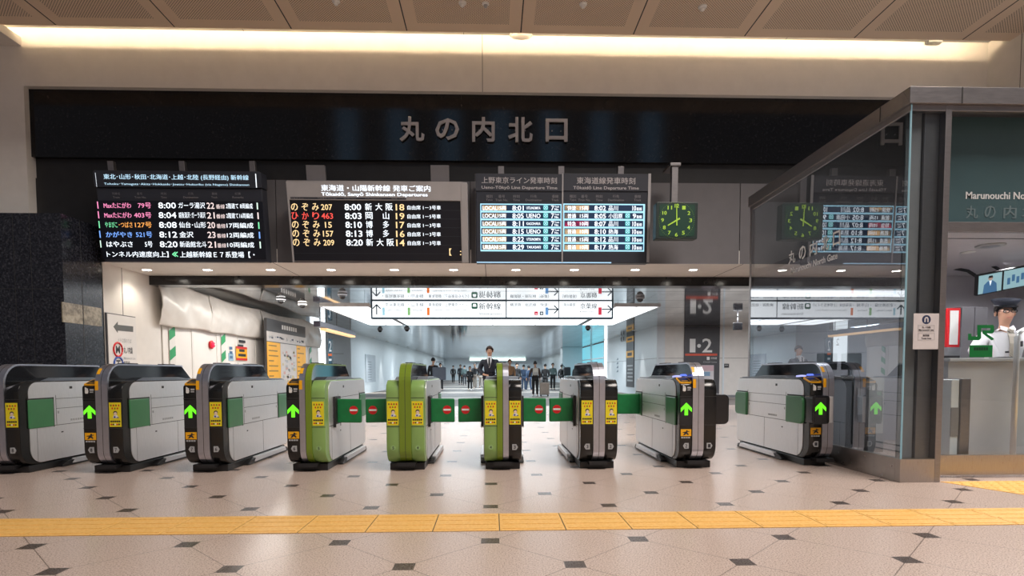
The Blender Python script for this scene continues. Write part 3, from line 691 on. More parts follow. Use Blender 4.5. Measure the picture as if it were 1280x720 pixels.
def badge(t, x, n, side, green):
    mb = MB(); y = -.001; z = .232
    if green: mb.disc((x, y, z), .025, mat('badge_green', srgb(150, 186, 120), .5), .002, 8); mb.text(str(n), (x - .008, z - .014, x + .008, z + .014), y - .003, M_ink, .02)
    else: mb.ext(pent((x, z), .056, .056, side), y - .002, y + .02, M_gmark, 'y'); mb.text(str(n), (x - side * .004 - .009, z - .017, x - side * .004 + .009, z + .017), y - .003, M_ink, .03)
    return mb.build('number_badge', t)
def arrow(t, x, y=0):
    mb = MB(); z = .595
    mb.box((x - .058, y - .002, .44), (x + .058, y + .02, .70), M_blackm)
    o = mb.build('arrow_display', t); mb = MB()
    k = [(-.017, -.062), (.017, -.062), (.017, .008), (.054, -.030), (.054, .008), (0, .062), (-.054, .008), (-.054, -.030), (-.017, .008)]
    mb.ext([(x + p[0], z + p[1]) for p in k], y - .005, y - .002, E_arrow, 'y'); mb.build('green_arrow', o)
def entry_front(t, x, y=0):
    mb = MB()
    # touch symbol: a palm with fingers and two short lines of print
    mb.ext(fillet([(x - .036, .768), (x - .008, .768), (x - .004, .80), (x - .036, .806)], .008, 3), -.003, .02, M_wmark, 'y')
    for k in range(3): mb.box((x - .035 + k * .010, -.003, .80), (x - .028 + k * .010, .02, .828 - k * .006), M_wmark)
    mb.box((x + .008, -.003, .795), (x + .044, .02, .812), M_gmark); mb.box((x + .008, -.003, .777), (x + .040, .02, .787), M_gmark)
    mb.build('touch_symbol', t)
    mb = MB(); z = .362; mb.box((x - .052, -.003, z - .034), (x + .052, .01, z + .034), M_oyel)
    mb.disc((x + .008, -.003, z + .018), .008, M_ink, .001, 10); mb.ext([(x - .03, z - .026), (x - .012, z - .022), (x + .002, z - .01), (x + .02, z - .024), (x + .028, z - .018), (x + .010, z + .006), (x + .034, z + .010), (x + .030, z + .016), (x - .008, z + .010), (x - .034, z + .004), (x - .032, z - .002), (x - .012, z)], -.0045, -.003, M_ink, 'y')
    for k in range(4): mb.box((x - .046 + k * .023, -.003, z - .056), (x - .029 + k * .023, .01, z - .042), M_gmark)
    mb.build('warning_sticker', t)
    # sloping card reader with a yellow rim
    X = Matrix.Translation((x, .085, .869)) @ Matrix.Rotation(math.radians(18.5), 4, 'X')
    mb = MB(); o_ = fillet([(-.062, -.075), (.062, -.075), (.062, .075), (-.062, .075)], .02, 4); mb.ext(o_, -.004, .010, M_oyel, 'z', X)
    o = mb.build('card_reader', t); mb = MB(); mb.ext(fillet([(-.050, -.060), (.050, -.060), (.050, .060), (-.050, .060)], .016, 4), .010, .012, M_blackm, 'z', X)
    mb.box((-.03, -.035, .012), (.03, -.028, .013), M_oyel, X); mb.build('reader_pad', o)
def gate(cx, label, left, right, nl, nr, lcol, rcol, ribs, y=GY, posters='', flaps='', flapy=.36, wide='', lit=False, rail=True, rw=GW):
    t = thing('ticket_gate', label, 'ticket gate', T(cx, y, 0), 'row of automatic ticket gates')
    S = {'d': M_shell, 'g': M_shellg}
    for nm, a, b, col, pr in (('left_housing', -GW, -GS, lcol, ENTRY if left == 'entry' else BODY), ('right_housing', GS, rw, rcol, ENTRY if right == 'entry' else BODY)):
        mb = MB(); mb.ext(pr, a, b, S[col], smooth=True); mb.build(nm, t, .006)
    for zz in (.437, .716):
        for a, b in ((-GW, -GS), (GS, rw)): mb = MB(); mb.box((a, -.0012, zz - .0025), (b, .01, zz + .0025), M_seam); mb.build('seam_line', t)
    mb = MB(); mb.ext(HOOD, -GS, GS, M_hood, smooth=True); mb.build('hood', t, .004)
    for (a, b), k in zip(((-GS - .002, -.0025), (.0025, GS + .002)), ribs):
        mb = MB(); mb.band(RIB_O, RIB_I, a, b, M_rib if k == 's' else M_ribg); mb.build('front_stripe', t)
    mb = MB(); mb.band([p for p in RIB_O], [(p[0] + .002, p[1] - .001) for p in RIB_I], -.0025, .0025, M_seam); mb.build('stripe_joint', t)
    mb = MB(); mb.box((-GW + .012, .11, 0), (rw - .012, GL - .06, .068), M_plate); mb.build('plinth', t, .006)
    mb = MB(); mb.box((-.09, .02, .045), (.09, .2, .082), M_blackm); mb.build('toe_recess', t)
    for sd in (-1, 1):
        mb = MB(); x = -GW if sd < 0 else rw; slim = sd > 0 and rw < GW
        mb.ext(PANEL, x, x + sd * .007, M_steel); p = mb.build('side_panel', t, .002)
        xs = x + sd * .0075; mb = MB()
        for (y0, z0, y1, z1) in ((.46, .70, 1.40, .704), (.46, .60, 1.40, .604), (.12, .43, GL - .02, .435), (.46, .43, .464, .74), (1.40, .43, 1.404, .74), (.95, .09, .953, .43), (.20, .09, .202, .43)):
            mb.box((xs - .002 * sd, y0, z0), (xs + .0006 * sd, y1, z1), M_seam)
        mb.box((xs - .002 * sd, .66, .80), (xs + .001 * sd, .70, .825), M_seam); mb.box((xs - .002 * sd, .52, .35), (xs + .001 * sd, .55, .362), M_ink)
        for k in range(6): mb.box((xs - .002 * sd, .66 + k * .035, .462), (xs + .001 * sd, .685 + k * .035, .482), M_gmark)
        mb.box((xs - .002 * sd, .48, .55), (xs + .001 * sd, .50, .575), M_gmark); mb.box((xs - .002 * sd, 1.35, .55), (xs + .001 * sd, 1.37, .575), M_gmark)
        mb.build('panel_joints', p)
        lane = 'L' if sd < 0 else 'R'
        if not slim:
            for (y0, y1, front) in ((.10, .42, True), (1.42, GL + .0, False)):
                if front and lane in flaps: continue
                big = lane in wide; pr = .034 if big else .016
                mb = MB(); out = fillet([(y0 - (.02 if big else 0), .425), (y1, .425), (y1, .705), (y0 - (.02 if big else 0), .705)], [.06 if big else .012, .012, .012, .06 if big else .012] if front else [.012, .06 if big else .012, .06 if big else .012, .012], 4)
                mb.ext(out, x, x + sd * pr, M_pad); f = mb.build('flap_pad', t, .008, seg=3)
                mb = MB(); mb.box((x, y1 if front else y0 - .01, .42), (x + sd * .010, y1 + .012 if front else y0, .72), M_seam); mb.box((x, y0, .705), (x + sd * .010, y1, .718), M_seam); mb.build('pad_slot', f)
        if rail and not slim:
            mb = MB(); mb.ext(fillet([(.42, .004), (.55, .055), (1.58, .055), (1.62, .004)], .01, 2), x - sd * .02, x + sd * .045, M_plate)
            mb.ext(fillet([(.60, .02), (.66, .068), (1.50, .068), (1.54, .02)], .005, 2), x + sd * .006, x + sd * .052, M_rail); mb.build('foot_rail', t, .003)
    # sloping deck beside the hood
    mb = MB()
    for a, b in ((-GW + .012, -GS - .001), (GS + .001, rw - .012)):
        if b > a: mb.ext([(.42, .88), (.55, .915), (1.05, .915), (1.2, .90), (1.60, .895), (1.66, .88)], a, b, M_deck)
    mb.build('deck', t, .004)
    mb = MB()
    for sd in (-1, 1):
        for y0 in (.30, 1.0): mb.box((sd * .02 - .018, y0, 1.048), (sd * .02 + .018, y0 + .22, 1.062), M_blackm)
    mb.build('top_sensor', t, .004)
    for side, kind, n, col, sg in (('L', left, nl, lcol, -1), ('R', right, nr, rcol, 1)):
        x = sg * (GW + GS) / 2
        if n: badge(t, x, n, sg, col == 'g')
        if kind == 'entry':
            entry_front(t, x)
            if side not in wide: arrow(t, x)
            for z0, z1 in ((.80, .915), (.925, 1.02)):
                pp = [p for p in RIB_O if z0 <= p[1] <= z1 and p[0] < .14]
                if z0 == .80: pp = [(-.008, .80)] + pp
                pp = [(p[0] - .0015, p[1] + .0006) for p in pp]; mb = MB(); mb.band(pp, [(p[0] + .004, p[1] - .001) for p in pp], -GS - .0015, -.026, M_oyel); mb.build('yellow_tape', t)
            if lit:
                mb = MB(); X = Matrix.Translation((x, .30, .905)) @ Matrix.Rotation(math.radians(-4), 4, 'X')
                mb.lathe([(.05, 0), (.048, .012), (.02, .016)], E_lilac, 18, X @ Matrix.Diagonal((.9, 1.2, 1, 1))); mb.lathe([(.04, 0), (.03, .015)], E_blue, 16, X @ Matrix.Translation((.025, -.13, .004)) @ Matrix.Diagonal((.9, 1, 1, 1))); mb.build('reader_light', t)
        elif kind == 'poster': poster(t, x)
        if side in flaps:
            # closed flap: black hinge post, padded green leaf with a no-entry mark
            xs = sg * (GW + .004); ln = .246
            mb = MB(); mb.box((xs - sg * .01, flapy - .10, .41), (xs + sg * .030, flapy + .10, .72), M_blackm); mb.box((xs, flapy - .09, .40), (xs + sg * .036, flapy + .05, .44), M_steel); h = mb.build('flap_post', t, .005)
            mb = MB(); o = fillet([(0, .452), (ln, .448), (ln, .690), (0, .694)], .012, 3); mb.ext([(xs + sg * (.02 + p[0]), p[1]) for p in o], flapy - .028, flapy + .028, M_flap, 'y'); f = mb.build('flap', t, .012, seg=3)
            mb = MB(); c = (xs + sg * (.02 + ln - .075), flapy - .0283, .578); mb.disc(c, .044, M_red, .002); mb.box((c[0] - .037, c[1] - .004, c[2] - .009), (c[0] + .037, c[1] - .002, c[2] + .009), M_wmark); mb.build('no_entry_mark', f)
    return t
GX = [-4.655, -3.70, -2.762, -1.795, -.847, .095, 1.033, 2.008, 3.343]
gate(GX[0], 'dark steel ticket gate numbered eight, against the granite, leftmost of the row', 'plain', 'poster', 0, 8, 'd', 'd', 'ss', flaps='')
gate(GX[1], 'dark steel ticket gate with green arrow, second in the row from the granite', 'entry', 'poster', 8, 7, 'd', 'd', 'ss')
gate(GX[2], 'dark steel ticket gate with green arrow, third in the row, before the signboard', 'entry', 'poster', 7, 6, 'd', 'd', 'ss')
gate(GX[3], 'ticket gate with green arrow half and bright green half, fourth in the row', 'entry', 'poster', 6, 5, 'd', 'g', 'sg', flaps='R')
gate(GX[4], 'all green ticket gate with two yellow notices and closed flaps both sides', 'poster', 'poster', 5, 4, 'g', 'g', 'gg', flaps='LR')
gate(GX[5], 'ticket gate half green and half dark, in front of the man in the suit', 'poster', 'poster', 4, 3, 'g', 'd', 'gs', flaps='LR')
gate(GX[6], 'dark ticket gate with two yellow notices and a no-entry flap on one side', 'poster', 'poster', 3, 2, 'd', 'd', 'ss', flaps='L')
g8 = gate(GX[7], 'dark ticket gate with green arrow and black box on its right, eighth in the row', 'entry', 'plain', 2, 1, 'd', 'd', 'ss', lit=True)
g9 = gate(GX[8], 'steel ticket gate with bulging green pads, next to the glass booth', 'entry', 'plain', 1, 0, 'd', 'd', 'ss', y=5.70, wide='L', lit=True, rw=.062)
# plain flap shut across the far end of lane two
mb = MB(); mb.box((GW, 1.50, .44), (GW + .30, 1.545, .69), M_flap); mb.build('flap', bpy.data.objects['ticket_gate.006'], .012)
mb = MB(); mb.box((-GW - .295, 1.50, .44), (-GW - .01, 1.545, .69), M_flap); mb.build('flap', g8, .012)
# wide-lane flap boxes
mb = MB(); mb.ext(fillet([(GW - .06, .44), (GW + .135, .44), (GW + .135, .735), (GW - .06, .735)], [.02, .05, .05, .02]), .02, .42, M_black, 'y'); b8 = mb.build('flap_box', g8, .012, seg=3)
mb = MB(); mb.box((GW - .075, .012, .445), (GW - .035, .40, .73), M_steel); mb.build('box_edge', b8, .006)
mb = MB(); mb.ext(fillet([(-GW - .012, .44), (-.02, .44), (-.02, .72), (-GW - .012, .72)], .03), -.075, .10, M_black, 'y'); b9 = mb.build('arrow_box', g9, .012, seg=3)
mb = MB(); mb.box((-.024, -.07, .45), (.012, .1, .71), M_steel); mb.build('box_edge', b9, .006)
arrow(g9, -(GW + GS) / 2 + .0, -.077)

# ------------------------------------------------------------------ people
def skinned(verts, edges, radii, root, sub, m, name, parent):
    bm = bmesh.new(); lay = bm.verts.layers.skin.verify(); vv = []
    for i, (p, r) in enumerate(zip(verts, radii)):
        v = bm.verts.new(p); v[lay].radius = r if hasattr(r, '__len__') else (r, r); v[lay].use_root = (i == root); vv.append(v)
    for a, b in edges: bm.edges.new((vv[a], vv[b]))
    me = bpy.data.meshes.new(name); bm.to_mesh(me); bm.free()
    o = bpy.data.objects.new('tmp', me); COL.objects.link(o)
    k = o.modifiers.new('s', 'SKIN'); k.use_smooth_shade = True; k.branch_smoothing = .3
    u = o.modifiers.new('u', 'SUBSURF'); u.levels = sub; u.render_levels = sub
    dg = bpy.context.evaluated_depsgraph_get(); dg.update()
    out = bpy.data.meshes.new_from_object(o.evaluated_get(dg)); bpy.data.objects.remove(o); bpy.data.meshes.remove(me)
    out.name = name; out.materials.clear(); out.materials.append(m)
    for p in out.polygons: p.use_smooth = True; p.material_index = 0
    ob = bpy.data.objects.new(name, out); COL.objects.link(ob); ob.parent = parent; return ob
J0 = dict(pel=(0, 0, .535), waist=(0, .004, .605), chest=(0, .002, .685), ntop=(0, .006, .775), gt=(0, .006, .764), tp=(0, .006, .798), nb=(0, .004, .826), neck=(0, .005, .838), jaw=(0, -.017, .880), mid=(0, -.006, .920), crown=(0, .002, .962),
    sh=(.100, .004, .776), el=(.128, .014, .635), wr=(.134, -.022, .492), palm=(.137, -.034, .455), hip=(.050, 0, .512), knee=(.055, -.008, .285), ank=(.056, .012, .045), toe=(.064, -.085, .016))
R0 = dict(pel=.064, waist=.058, chest=.070, ntop=.034, gt=.056, tp=.036, nb=.025, neck=.023, jaw=.043, mid=.060, crown=.047, sh=.030, el=.025, wr=.015, palm=.017, hip=.048, knee=.032, ank=.019, toe=.017)
def joints(pose):
    J = {}
    for k, p in J0.items():
        if k in ('sh', 'el', 'wr', 'palm', 'hip', 'knee', 'ank', 'toe'):
            J[k + 'L'] = p; J[k + 'R'] = (-p[0], p[1], p[2])
        else: J[k] = p
    J.update(pose); return {k: Vector(v) for k, v in J.items()}
WALK = dict(kneeL=(.05, -.075, .29), ankL=(.05, -.12, .06), toeL=(.055, -.205, .045), kneeR=(-.05, .03, .285), ankR=(-.05, .12, .07), toeR=(-.055, .05, .02), elL=(.122, .055, .64), wrL=(.125, .045, .50), palmL=(.126, .04, .46), elR=(-.122, -.03, .64), wrR=(-.12, -.10, .52), palmR=(-.118, -.12, .485))
def person(label, loc, rz, h, skin, hair, top, bottom, shoes=None, pose=None, long_hair=0, shirt=None, coat=0, sub=1, top_name='jacket', fat=1.0, group=None, cuff=.93, collar=True):
    t = thing('person', label, 'person', T(loc[0], loc[1], 0, rz), group); J = joints(pose or {})
    P = lambda k: J[k] * h
    # body: one continuous skin from pelvis to fingertips and toes
    V = []; E = []; Rr = []; idx = {}
    def av(k, p=None, r=None):
        idx[k] = len(V); V.append(P(k) if p is None else p); Rr.append((R0[k.rstrip('LR')] if r is None else r) * h); return idx[k]
    for k in ('pel', 'waist', 'chest', 'ntop', 'neck', 'jaw', 'mid', 'crown'): av(k)
    for a, b in zip(('pel', 'waist', 'chest', 'ntop', 'neck', 'jaw', 'mid'), ('waist', 'chest', 'ntop', 'neck', 'jaw', 'mid', 'crown')): E.append((idx[a], idx[b]))
    av('nose', P('mid') + Vector((0, -.064, -.012)) * h, .0085); E.append((idx['mid'], idx['nose']))
    for sd in 'LR':
        for k in ('sh', 'el', 'wr', 'palm', 'hip', 'knee', 'ank', 'toe'): av(k + sd)
        E += [(idx['ntop'], idx['sh' + sd]), (idx['sh' + sd], idx['el' + sd]), (idx['el' + sd], idx['wr' + sd]), (idx['wr' + sd], idx['palm' + sd]), (idx['pel'], idx['hip' + sd]), (idx['hip' + sd], idx['knee' + sd]), (idx['knee' + sd], idx['ank' + sd]), (idx['ank' + sd], idx['toe' + sd])]
        d = (P('palm' + sd) - P('wr' + sd)).normalized(); s = Vector((1, 0, 0)) if abs(d.x) < .8 else Vector((0, 1, 0)); side = (s - d * d.dot(s)).normalized()
        if abs(d.z) > .6: side = Vector((0, -1, 0)); side = (side - d * d.dot(side)).normalized()
        cur = d.cross(side) * (1 if sd == 'L' else -1)
        for i, ln in enumerate((.042, .048, .045, .036)):
            b = P('palm' + sd) + side * h * (.013 - .0085 * i) + d * .012 * h
            a1 = av('f%d%s' % (i, sd), b, .0062); a2 = av('g%d%s' % (i, sd), b + (d * .8 + cur * .25) * ln * .55 * h, .0056); a3 = av('e%d%s' % (i, sd), b + (d * .75 + cur * .55) * ln * h, .0045)
            E += [(idx['palm' + sd], a1), (a1, a2), (a2, a3)]
        b = P('wr' + sd) * .5 + P('palm' + sd) * .5 + side * .012 * h
        a1 = av('t' + sd, b + (side * .8 + d * .5) * .018 * h, .0068); a2 = av('u' + sd, b + (side * .9 + d * 1.0) * .032 * h, .0055); E += [(idx['palm' + sd], a1), (a1, a2)]
    skinned(V, E, Rr, 0, sub, skin, 'body', t)
    def garment(nm, keys, edges, m, grow, add, root=0, rad=None):
        vs = []; rs = []
        for k in keys:
            p = P(k)
            if k.startswith('wr'): e = P('el' + k[-1]); p = e + (p - e) * cuff
            vs.append(p); rs.append(((rad or {}).get(k.rstrip('LR') if k not in ('pel',) else k, R0[k.rstrip('LR') if k not in R0 else k]) * grow + add) * h)
        return skinned(vs, edges, rs, root, sub, m, nm, t)
    garment(top_name, ['pel', 'waist', 'chest', 'gt', 'shL', 'elL', 'wrL', 'shR', 'elR', 'wrR', 'tp', 'nb'], [(0, 1), (1, 2), (2, 3), (3, 4), (4, 5), (5, 6), (3, 7), (7, 8), (8, 9), (3, 10), (10, 11)], top, 1.16 * fat, .0065, 2, dict(sh=.034, tp=.033, nb=.024, pel=.066, waist=.066, chest=.072, wr=.020))
    if coat:
        mb = MB(); mb.lathe([(.094, .60), (.105, .50), (.118, .60 - coat)], top, 16, Matrix.Scale(h, 4) @ Matrix.Diagonal((1, .8, 1, 1))); mb.build('coat_skirt', t)
    garment('trousers', ['pel', 'hipL', 'kneeL', 'ankL', 'hipR', 'kneeR', 'ankR'], [(0, 1), (1, 2), (2, 3), (0, 4), (4, 5), (5, 6)], bottom, 1.14, .006, 0, dict(ank=.024))
    for sd in 'LR':
        a, b = P('ank' + sd), P('toe' + sd); hl = a + (a - b) * .25; hl.z = b.z
        skinned([hl, (hl + b) / 2 + Vector((0, 0, .006 * h)), b], [(0, 1), (1, 2)], [.022 * h, .026 * h, .020 * h], 0, sub, shoes or M_blackm, 'shoe', t)
    c = P('mid') + Vector((0, .006, .014)) * h
    mb = MB(); mb.ball(c, (.0555 * h, .063 * h, .063 * h), hair, 20, 14, lambda x, y, z: (y > -.30 or z > .40) and z > (-.75 if long_hair else -.42) + (.32 if y < .1 else 0))
    rr_ = random.Random(len(label)); mb.v = [(v[0] + rr_.uniform(-1, 1) * .0035 * h, v[1] + rr_.uniform(-1, 1) * .0035 * h, v[2] + rr_.uniform(-1, 1) * .0035 * h) for v in mb.v]
    if long_hair: mb.ball(c + Vector((0, .028, -.05)) * h, (.052 * h, .035 * h, long_hair * h), hair, 12, 10)
    mb.build('hair', t)
    # face
    mb = MB(); q = P('mid'); dk = M_ink
    for sx in (-1, 1):
        mb = MB(); mb.ball(q + Vector((sx * .051, .004, -.006)) * h, (.006 * h, .011 * h, .017 * h), skin, 8, 8); mb.build('ear', t)
        mb = MB(); mb.ball(q + Vector((sx * .020, -.0485, .002)) * h, (.007 * h, .005 * h, .0042 * h), M_wmark, 8, 6); mb.ball(q + Vector((sx * .020, -.0515, .002)) * h, (.0035 * h, .0035 * h, .0038 * h), dk, 8, 6)
        mb.box(tuple(q + Vector((sx * .020 - .012, -.0545, .013)) * h), tuple(q + Vector((sx * .020 + .012, -.045, .0165)) * h), hair); mb.build('eye', t)
    mb = MB(); mb.box(tuple(q + Vector((-.015, -.058, -.037)) * h), tuple(q + Vector((.015, -.043, -.0335)) * h), mat('lips', (.42, .16, .13), .5)); mb.build('mouth', t)
    if shirt:
        mb = MB(); z1, z0 = .806, .68
        Xs = Matrix.Translation((0, -.082 * h, .82 * h)) @ Matrix.Rotation(-.24, 4, 'X')
        mb.ext([(-.036 * h, .012 * h), (.036 * h, .012 * h), (.030 * h, -.05 * h), (0, -.15 * h), (-.030 * h, -.05 * h)], -.006 * h, .03 * h, shirt[0], 'y', Xs); mb.ball((0, -.012 * h, .826 * h), (.040 * h, .044 * h, .020 * h), shirt[0], 14, 8)
        mb.build('shirt', t); mb = MB()
        mb.ext([(-.009 * h, 0), (.009 * h, 0), (.014 * h, -.10 * h), (0, -.148 * h), (-.014 * h, -.10 * h)], -.010 * h, -.005 * h, shirt[1], 'y', Xs); mb.build('necktie', t)
    return t, J
SKN = mat('skin', srgb(205, 160, 132), .5, var=.05); HAIR = mat('black_hair', (.012, .010, .010), .45, var=.2); HBR = mat('brown_hair', (.045, .022, .014), .45, var=.2); HOR = mat('auburn_hair', (.28, .07, .03), .45, var=.1)
C_navy = mat('navy_suit', (.012, .016, .030), .6, var=.15); C_blk = mat('black_cloth', (.014, .014, .016), .7, var=.2); C_char = mat('charcoal_cloth', (.035, .036, .042), .7, var=.15); C_brn = mat('brown_cloth', (.075, .045, .035), .7, var=.15)
C_tan = mat('tan_cloth', (.36, .20, .10), .7, var=.15); C_bei = mat('beige_cloth', (.34, .29, .25), .7, var=.1); C_grn = mat('grey_green_cloth', (.10, .15, .15), .7, var=.15); C_blu = mat('denim_cloth', (.04, .07, .13), .7, var=.15); C_wht = mat('white_cloth', (.74, .74, .76), .65, var=.03)
def place(px, top, Y): p = atY(px, top, Y); return (p.x, Y), p.z
def person_at(label, px, top, Y, rz, *a, **k): l, h = place(px, top, Y); return person(label, l, rz, h * .985, *a, **k)
def Yfeet(y): return atZ(616, y, 0).y
HAND_FRONT = dict(elR=(-.135, .01, .645), wrR=(-.085, -.085, .575), palmR=(-.055, -.115, .572), elL=(.135, .01, .645), wrL=(.085, -.075, .56), palmL=(.055, -.105, .562))
person_at('man in a navy suit and dark tie walking up to the gates', 612, 430.5, 13.3, -.05, SKN, HBR, C_navy, C_navy, pose=dict(WALK, elR=(-.15, .0, .645), wrR=(-.075, -.10, .575), palmR=(-.045, -.125, .570)), shirt=(C_wht, C_blk), sub=2, fat=1.05)
person_at('person in black with a grey tote bag, seen from behind above the green gate', 541.5, 446, 23, PI - .3, SKN, HAIR, C_blk, C_blk, pose=dict(elR=(-.15, .03, .65), wrR=(-.12, -.06, .57), palmR=(-.115, -.09, .56)))
person_at('person half hidden beyond the grey tote bag', 550.5, 453, 31, 0, SKN, HAIR, C_blu, C_blk)
person_at('lone dark figure walking away far down the concourse, by the pale wall', 566.5, 456, Yfeet(479), PI, SKN, HAIR, C_blk, C_blk, pose=WALK)
person_at('dark figure far off beside the lone walker', 575.5, 455, 46, 0, SKN, HAIR, C_char, C_blk)
person_at('small far figure in grey between the lone walker and the walking pair', 580.5, 456, 44, PI, SKN, HAIR, C_grn, C_char)
person_at('person in an open black coat walking up in front of the pair', 587.3, 457, Yfeet(488), .1, SKN, HBR, C_blk, C_blk, pose=WALK, coat=.26, shoes=M_wmark, long_hair=.05)
person_at('person in dark top and beige trousers striding beside the suited man', 593.5, 453, Yfeet(486), -.1, SKN, HAIR, C_char, C_bei, pose=WALK)
person_at('person in beige trousers just behind the suited man', 601, 457, 36, 0, SKN, HAIR, C_char, C_bei, pose=WALK)
person_at('person with auburn hair and tan coat behind the dark gate', 637.3, 448, 24, 0, SKN, HOR, C_tan, C_blk)
person_at('person in black beside the tan coat', 646, 453, 28, .3, SKN, HAIR, C_blk, C_blk)
person_at('person in a dark blue jacket in the group left of the backpack', 654.5, 455, 30, PI, SKN, HAIR, C_blu, C_blu)
person_at('person in blue with pale shoes close beside the backpack wearer', 661, 456, 28.5, PI + .4, SKN, HAIR, C_blu, C_blu, shoes=M_wmark, pose=WALK)
bp_l, bp_h = place(669, 450.5, Yfeet(495.3))
person('woman with a white backpack standing beside a beige suitcase', bp_l, PI, bp_h * .985, SKN, HAIR, C_brn, C_blk, shoes=M_wmark, pose=dict(elL=(.15, .03, .65), wrL=(.17, -.01, .53), palmL=(.175, -.02, .49)))
person_at('person in black just right of the white backpack', 681.5, 454, 29, PI, SKN, HAIR, C_blk, C_blk)
person_at('person in a grey green jacket facing the gates', 691, 453, Yfeet(487.5), 0, SKN, HAIR, C_grn, C_blk)
person_at('person in black with a dark shoulder bag walking off at the pillar', 702, 455, Yfeet(486), PI - .8, SKN, HAIR, C_blk, C_blk, pose=WALK)
person_at('dark figure partly hidden by the dark gate hood at the pillar', 720, 455, 34, PI, SKN, HAIR, C_blk, C_blk)
def soft_box(name, a, b, m, mw=None, parent=None, bev=.04): return MB().box(a, b, m).build(name, parent, bev, mw, 3)
M_bag = mat('white_bag', (.62, .60, .54), .6); h = bp_h
t = thing('backpack', 'white backpack worn by the woman beside the suitcase', 'backpack', T(bp_l[0], bp_l[1] - .115 * h, .70 * h))
soft_box('bag_body', (-.078 * h, -.085 * h, -.12 * h), (.078 * h, .0, .09 * h), M_bag, None, t, .05); soft_box('pocket', (-.06 * h, -.11 * h, -.11 * h), (.06 * h, -.08 * h, -.02 * h), mat('bag_grey', (.45, .44, .42), .6), None, t, .025)
mb = MB(); mb.tube([(-.02 * h, -.04 * h, .08 * h), (-.015 * h, -.045 * h, .115 * h), (.015 * h, -.045 * h, .115 * h), (.02 * h, -.04 * h, .08 * h)], .008, M_blackm, 6); mb.build('handle', t)
p = atY(678.3, 478, bp_l[1] - .1); t = thing('suitcase', 'beige upright suitcase beside the woman with the white backpack', 'suitcase', T(p.x + .06, bp_l[1] - .22, 0)); zt = p.z
soft_box('shell', (-.19, -.12, .06), (.19, .12, zt), C_bei, None, t, .05)
for sx in (-1, 1):
    mb = MB(); mb.ext([(.045 * math.cos(k * PI / 6), .045 + .045 * math.sin(k * PI / 6)) for k in range(12)], sx * .14 - .02, sx * .14 + .02, M_rubber); mb.build('wheel', t)
mb = MB(); mb.tube([(-.1, .05, zt - .02), (-.1, .05, zt + .1), (.1, .05, zt + .1), (.1, .05, zt - .02)], .012, M_dsteel, 6); mb.build('handle', t)
p = atY(549, 459, 22.6); q = atY(549, 475, 22.6)
t = thing('tote_bag', 'grey tote bag carried by the person in black above the green gate', 'bag', T(p.x, 22.6, q.z)); hh = p.z - q.z
soft_box('bag_body', (-.26, -.07, 0), (.26, .07, hh), mat('tote_grey', (.10, .12, .16), .6), None, t, .04)
mb = MB(); mb.tube([(-.14, 0, hh - .02), (-.12, 0, hh + .2), (.12, 0, hh + .2), (.14, 0, hh - .02)], .014, M_blackm, 6); mb.build('handle', t)
p = atY(708, 462, 33.0); t = thing('shoulder_bag', 'dark shoulder bag of the person walking off at the pillar', 'bag', T(p.x + .1, Yfeet(486) - .32, p.z - .35))
soft_box('bag_body', (-.2, -.18, 0), (.2, .1, .5), C_char, None, t, .06); mb = MB(); mb.tube([(-.1, -.04, .45), (-.25, -.04, .62), (-.3, -.04, .7)], .02, M_blackm, 6); mb.build('strap', t)

# ------------------------------------------------------------------ staffed glass booth
XB, YF, YE, YD = 3.497, 4.86, 7.9, 5.08
ZT = atY(1150, 110, YF).z; ZTh = .135; XE = 7.1
ZB = atY(1124.7, 573.9, YF).z
G_side = clear('booth_glass', (.64, .69, .71), 3.6); G_front = clear('booth_glass_front', (.84, .87, .88), .7); G_door = clear('door_glass', (.90, .92, .92), .9)
M_tealg = mat('frosted_teal_film', srgb(62, 86, 92), .35, var=.08, vs=1.5)
bo = thing('ticket_office_booth', 'grey framed glass booth with steel base standing beside the gates', 'booth', T(0, 0, 0))
xp = atY(1170.5, 500, YF).x; xq = atY(1178, 500, YF).x
mb = MB(); mb.box((XB - .004, YF + .0601, 0), (XB + .06, YE, ZB), M_bsteel); mb.box((XB - .004, YF - .004, 0), (xp, YF + .06, ZB), M_bsteel); mb.build('base_plinth', bo, .003)
mb = MB(); mb.box((XB + .006, YF + .014, ZB), (XB + .018, YE - .02, ZT - ZTh), G_side); mb.build('side_glass', bo)
mb = MB(); mb.box((XB + .006, YF + .002, ZB), (xp, YF + .012, ZT - ZTh), G_front); mb.build('corner_glass', bo)
mb = MB(); mb.box((XB + .002, YF - .002, ZB), (XB + .010, YF + .012, ZT - ZTh), glow('glass_edge', (.45, .75, .85), .25)); mb.build('glass_edge', bo)  # bright edge is put in as a faint glow, not a lamp
mb = MB(); mb.box((xp, YF - .004, 0), (xq, YD + .04, ZT - ZTh), M_frame); mb.build('door_post', bo, .004)
mb = MB(); mb.box((xp - .13, YF + .06, 0), (xp - .001, YF + .2, ZT - ZTh), M_frame); mb.build('inner_post', bo, .004)
mb = MB(); mb.box((XB + .03, YF + .09, ZB - .02), (xp - .135, YF + .11, ZT - ZTh), mat('glass_backing_panel', (.26, .26, .27), .4, var=.05)); mb.build('glass_backing_panel', bo)  # pale panel added behind the corner glass so it looks grey
mb = MB(); mb.box((XB + .002, YE - .05, 0), (XB + .05, YE, ZT - ZTh), M_frame); mb.build('end_post', bo, .003)
zt1 = ZT - ZTh
mb = MB(); mb.box((XB - .03, YF - .03, zt1), (XE, YF + .06, ZT), M_frame); mb.box((XB - .03, YF + .06, zt1), (XB + .06, YE, ZT), M_frame)
mb.box((XB - .004, YF, zt1 - .05), (XE, YF + .05, zt1), M_frame); mb.box((XB - .004, YF, zt1 - .05), (XB + .04, YE, zt1), M_frame)
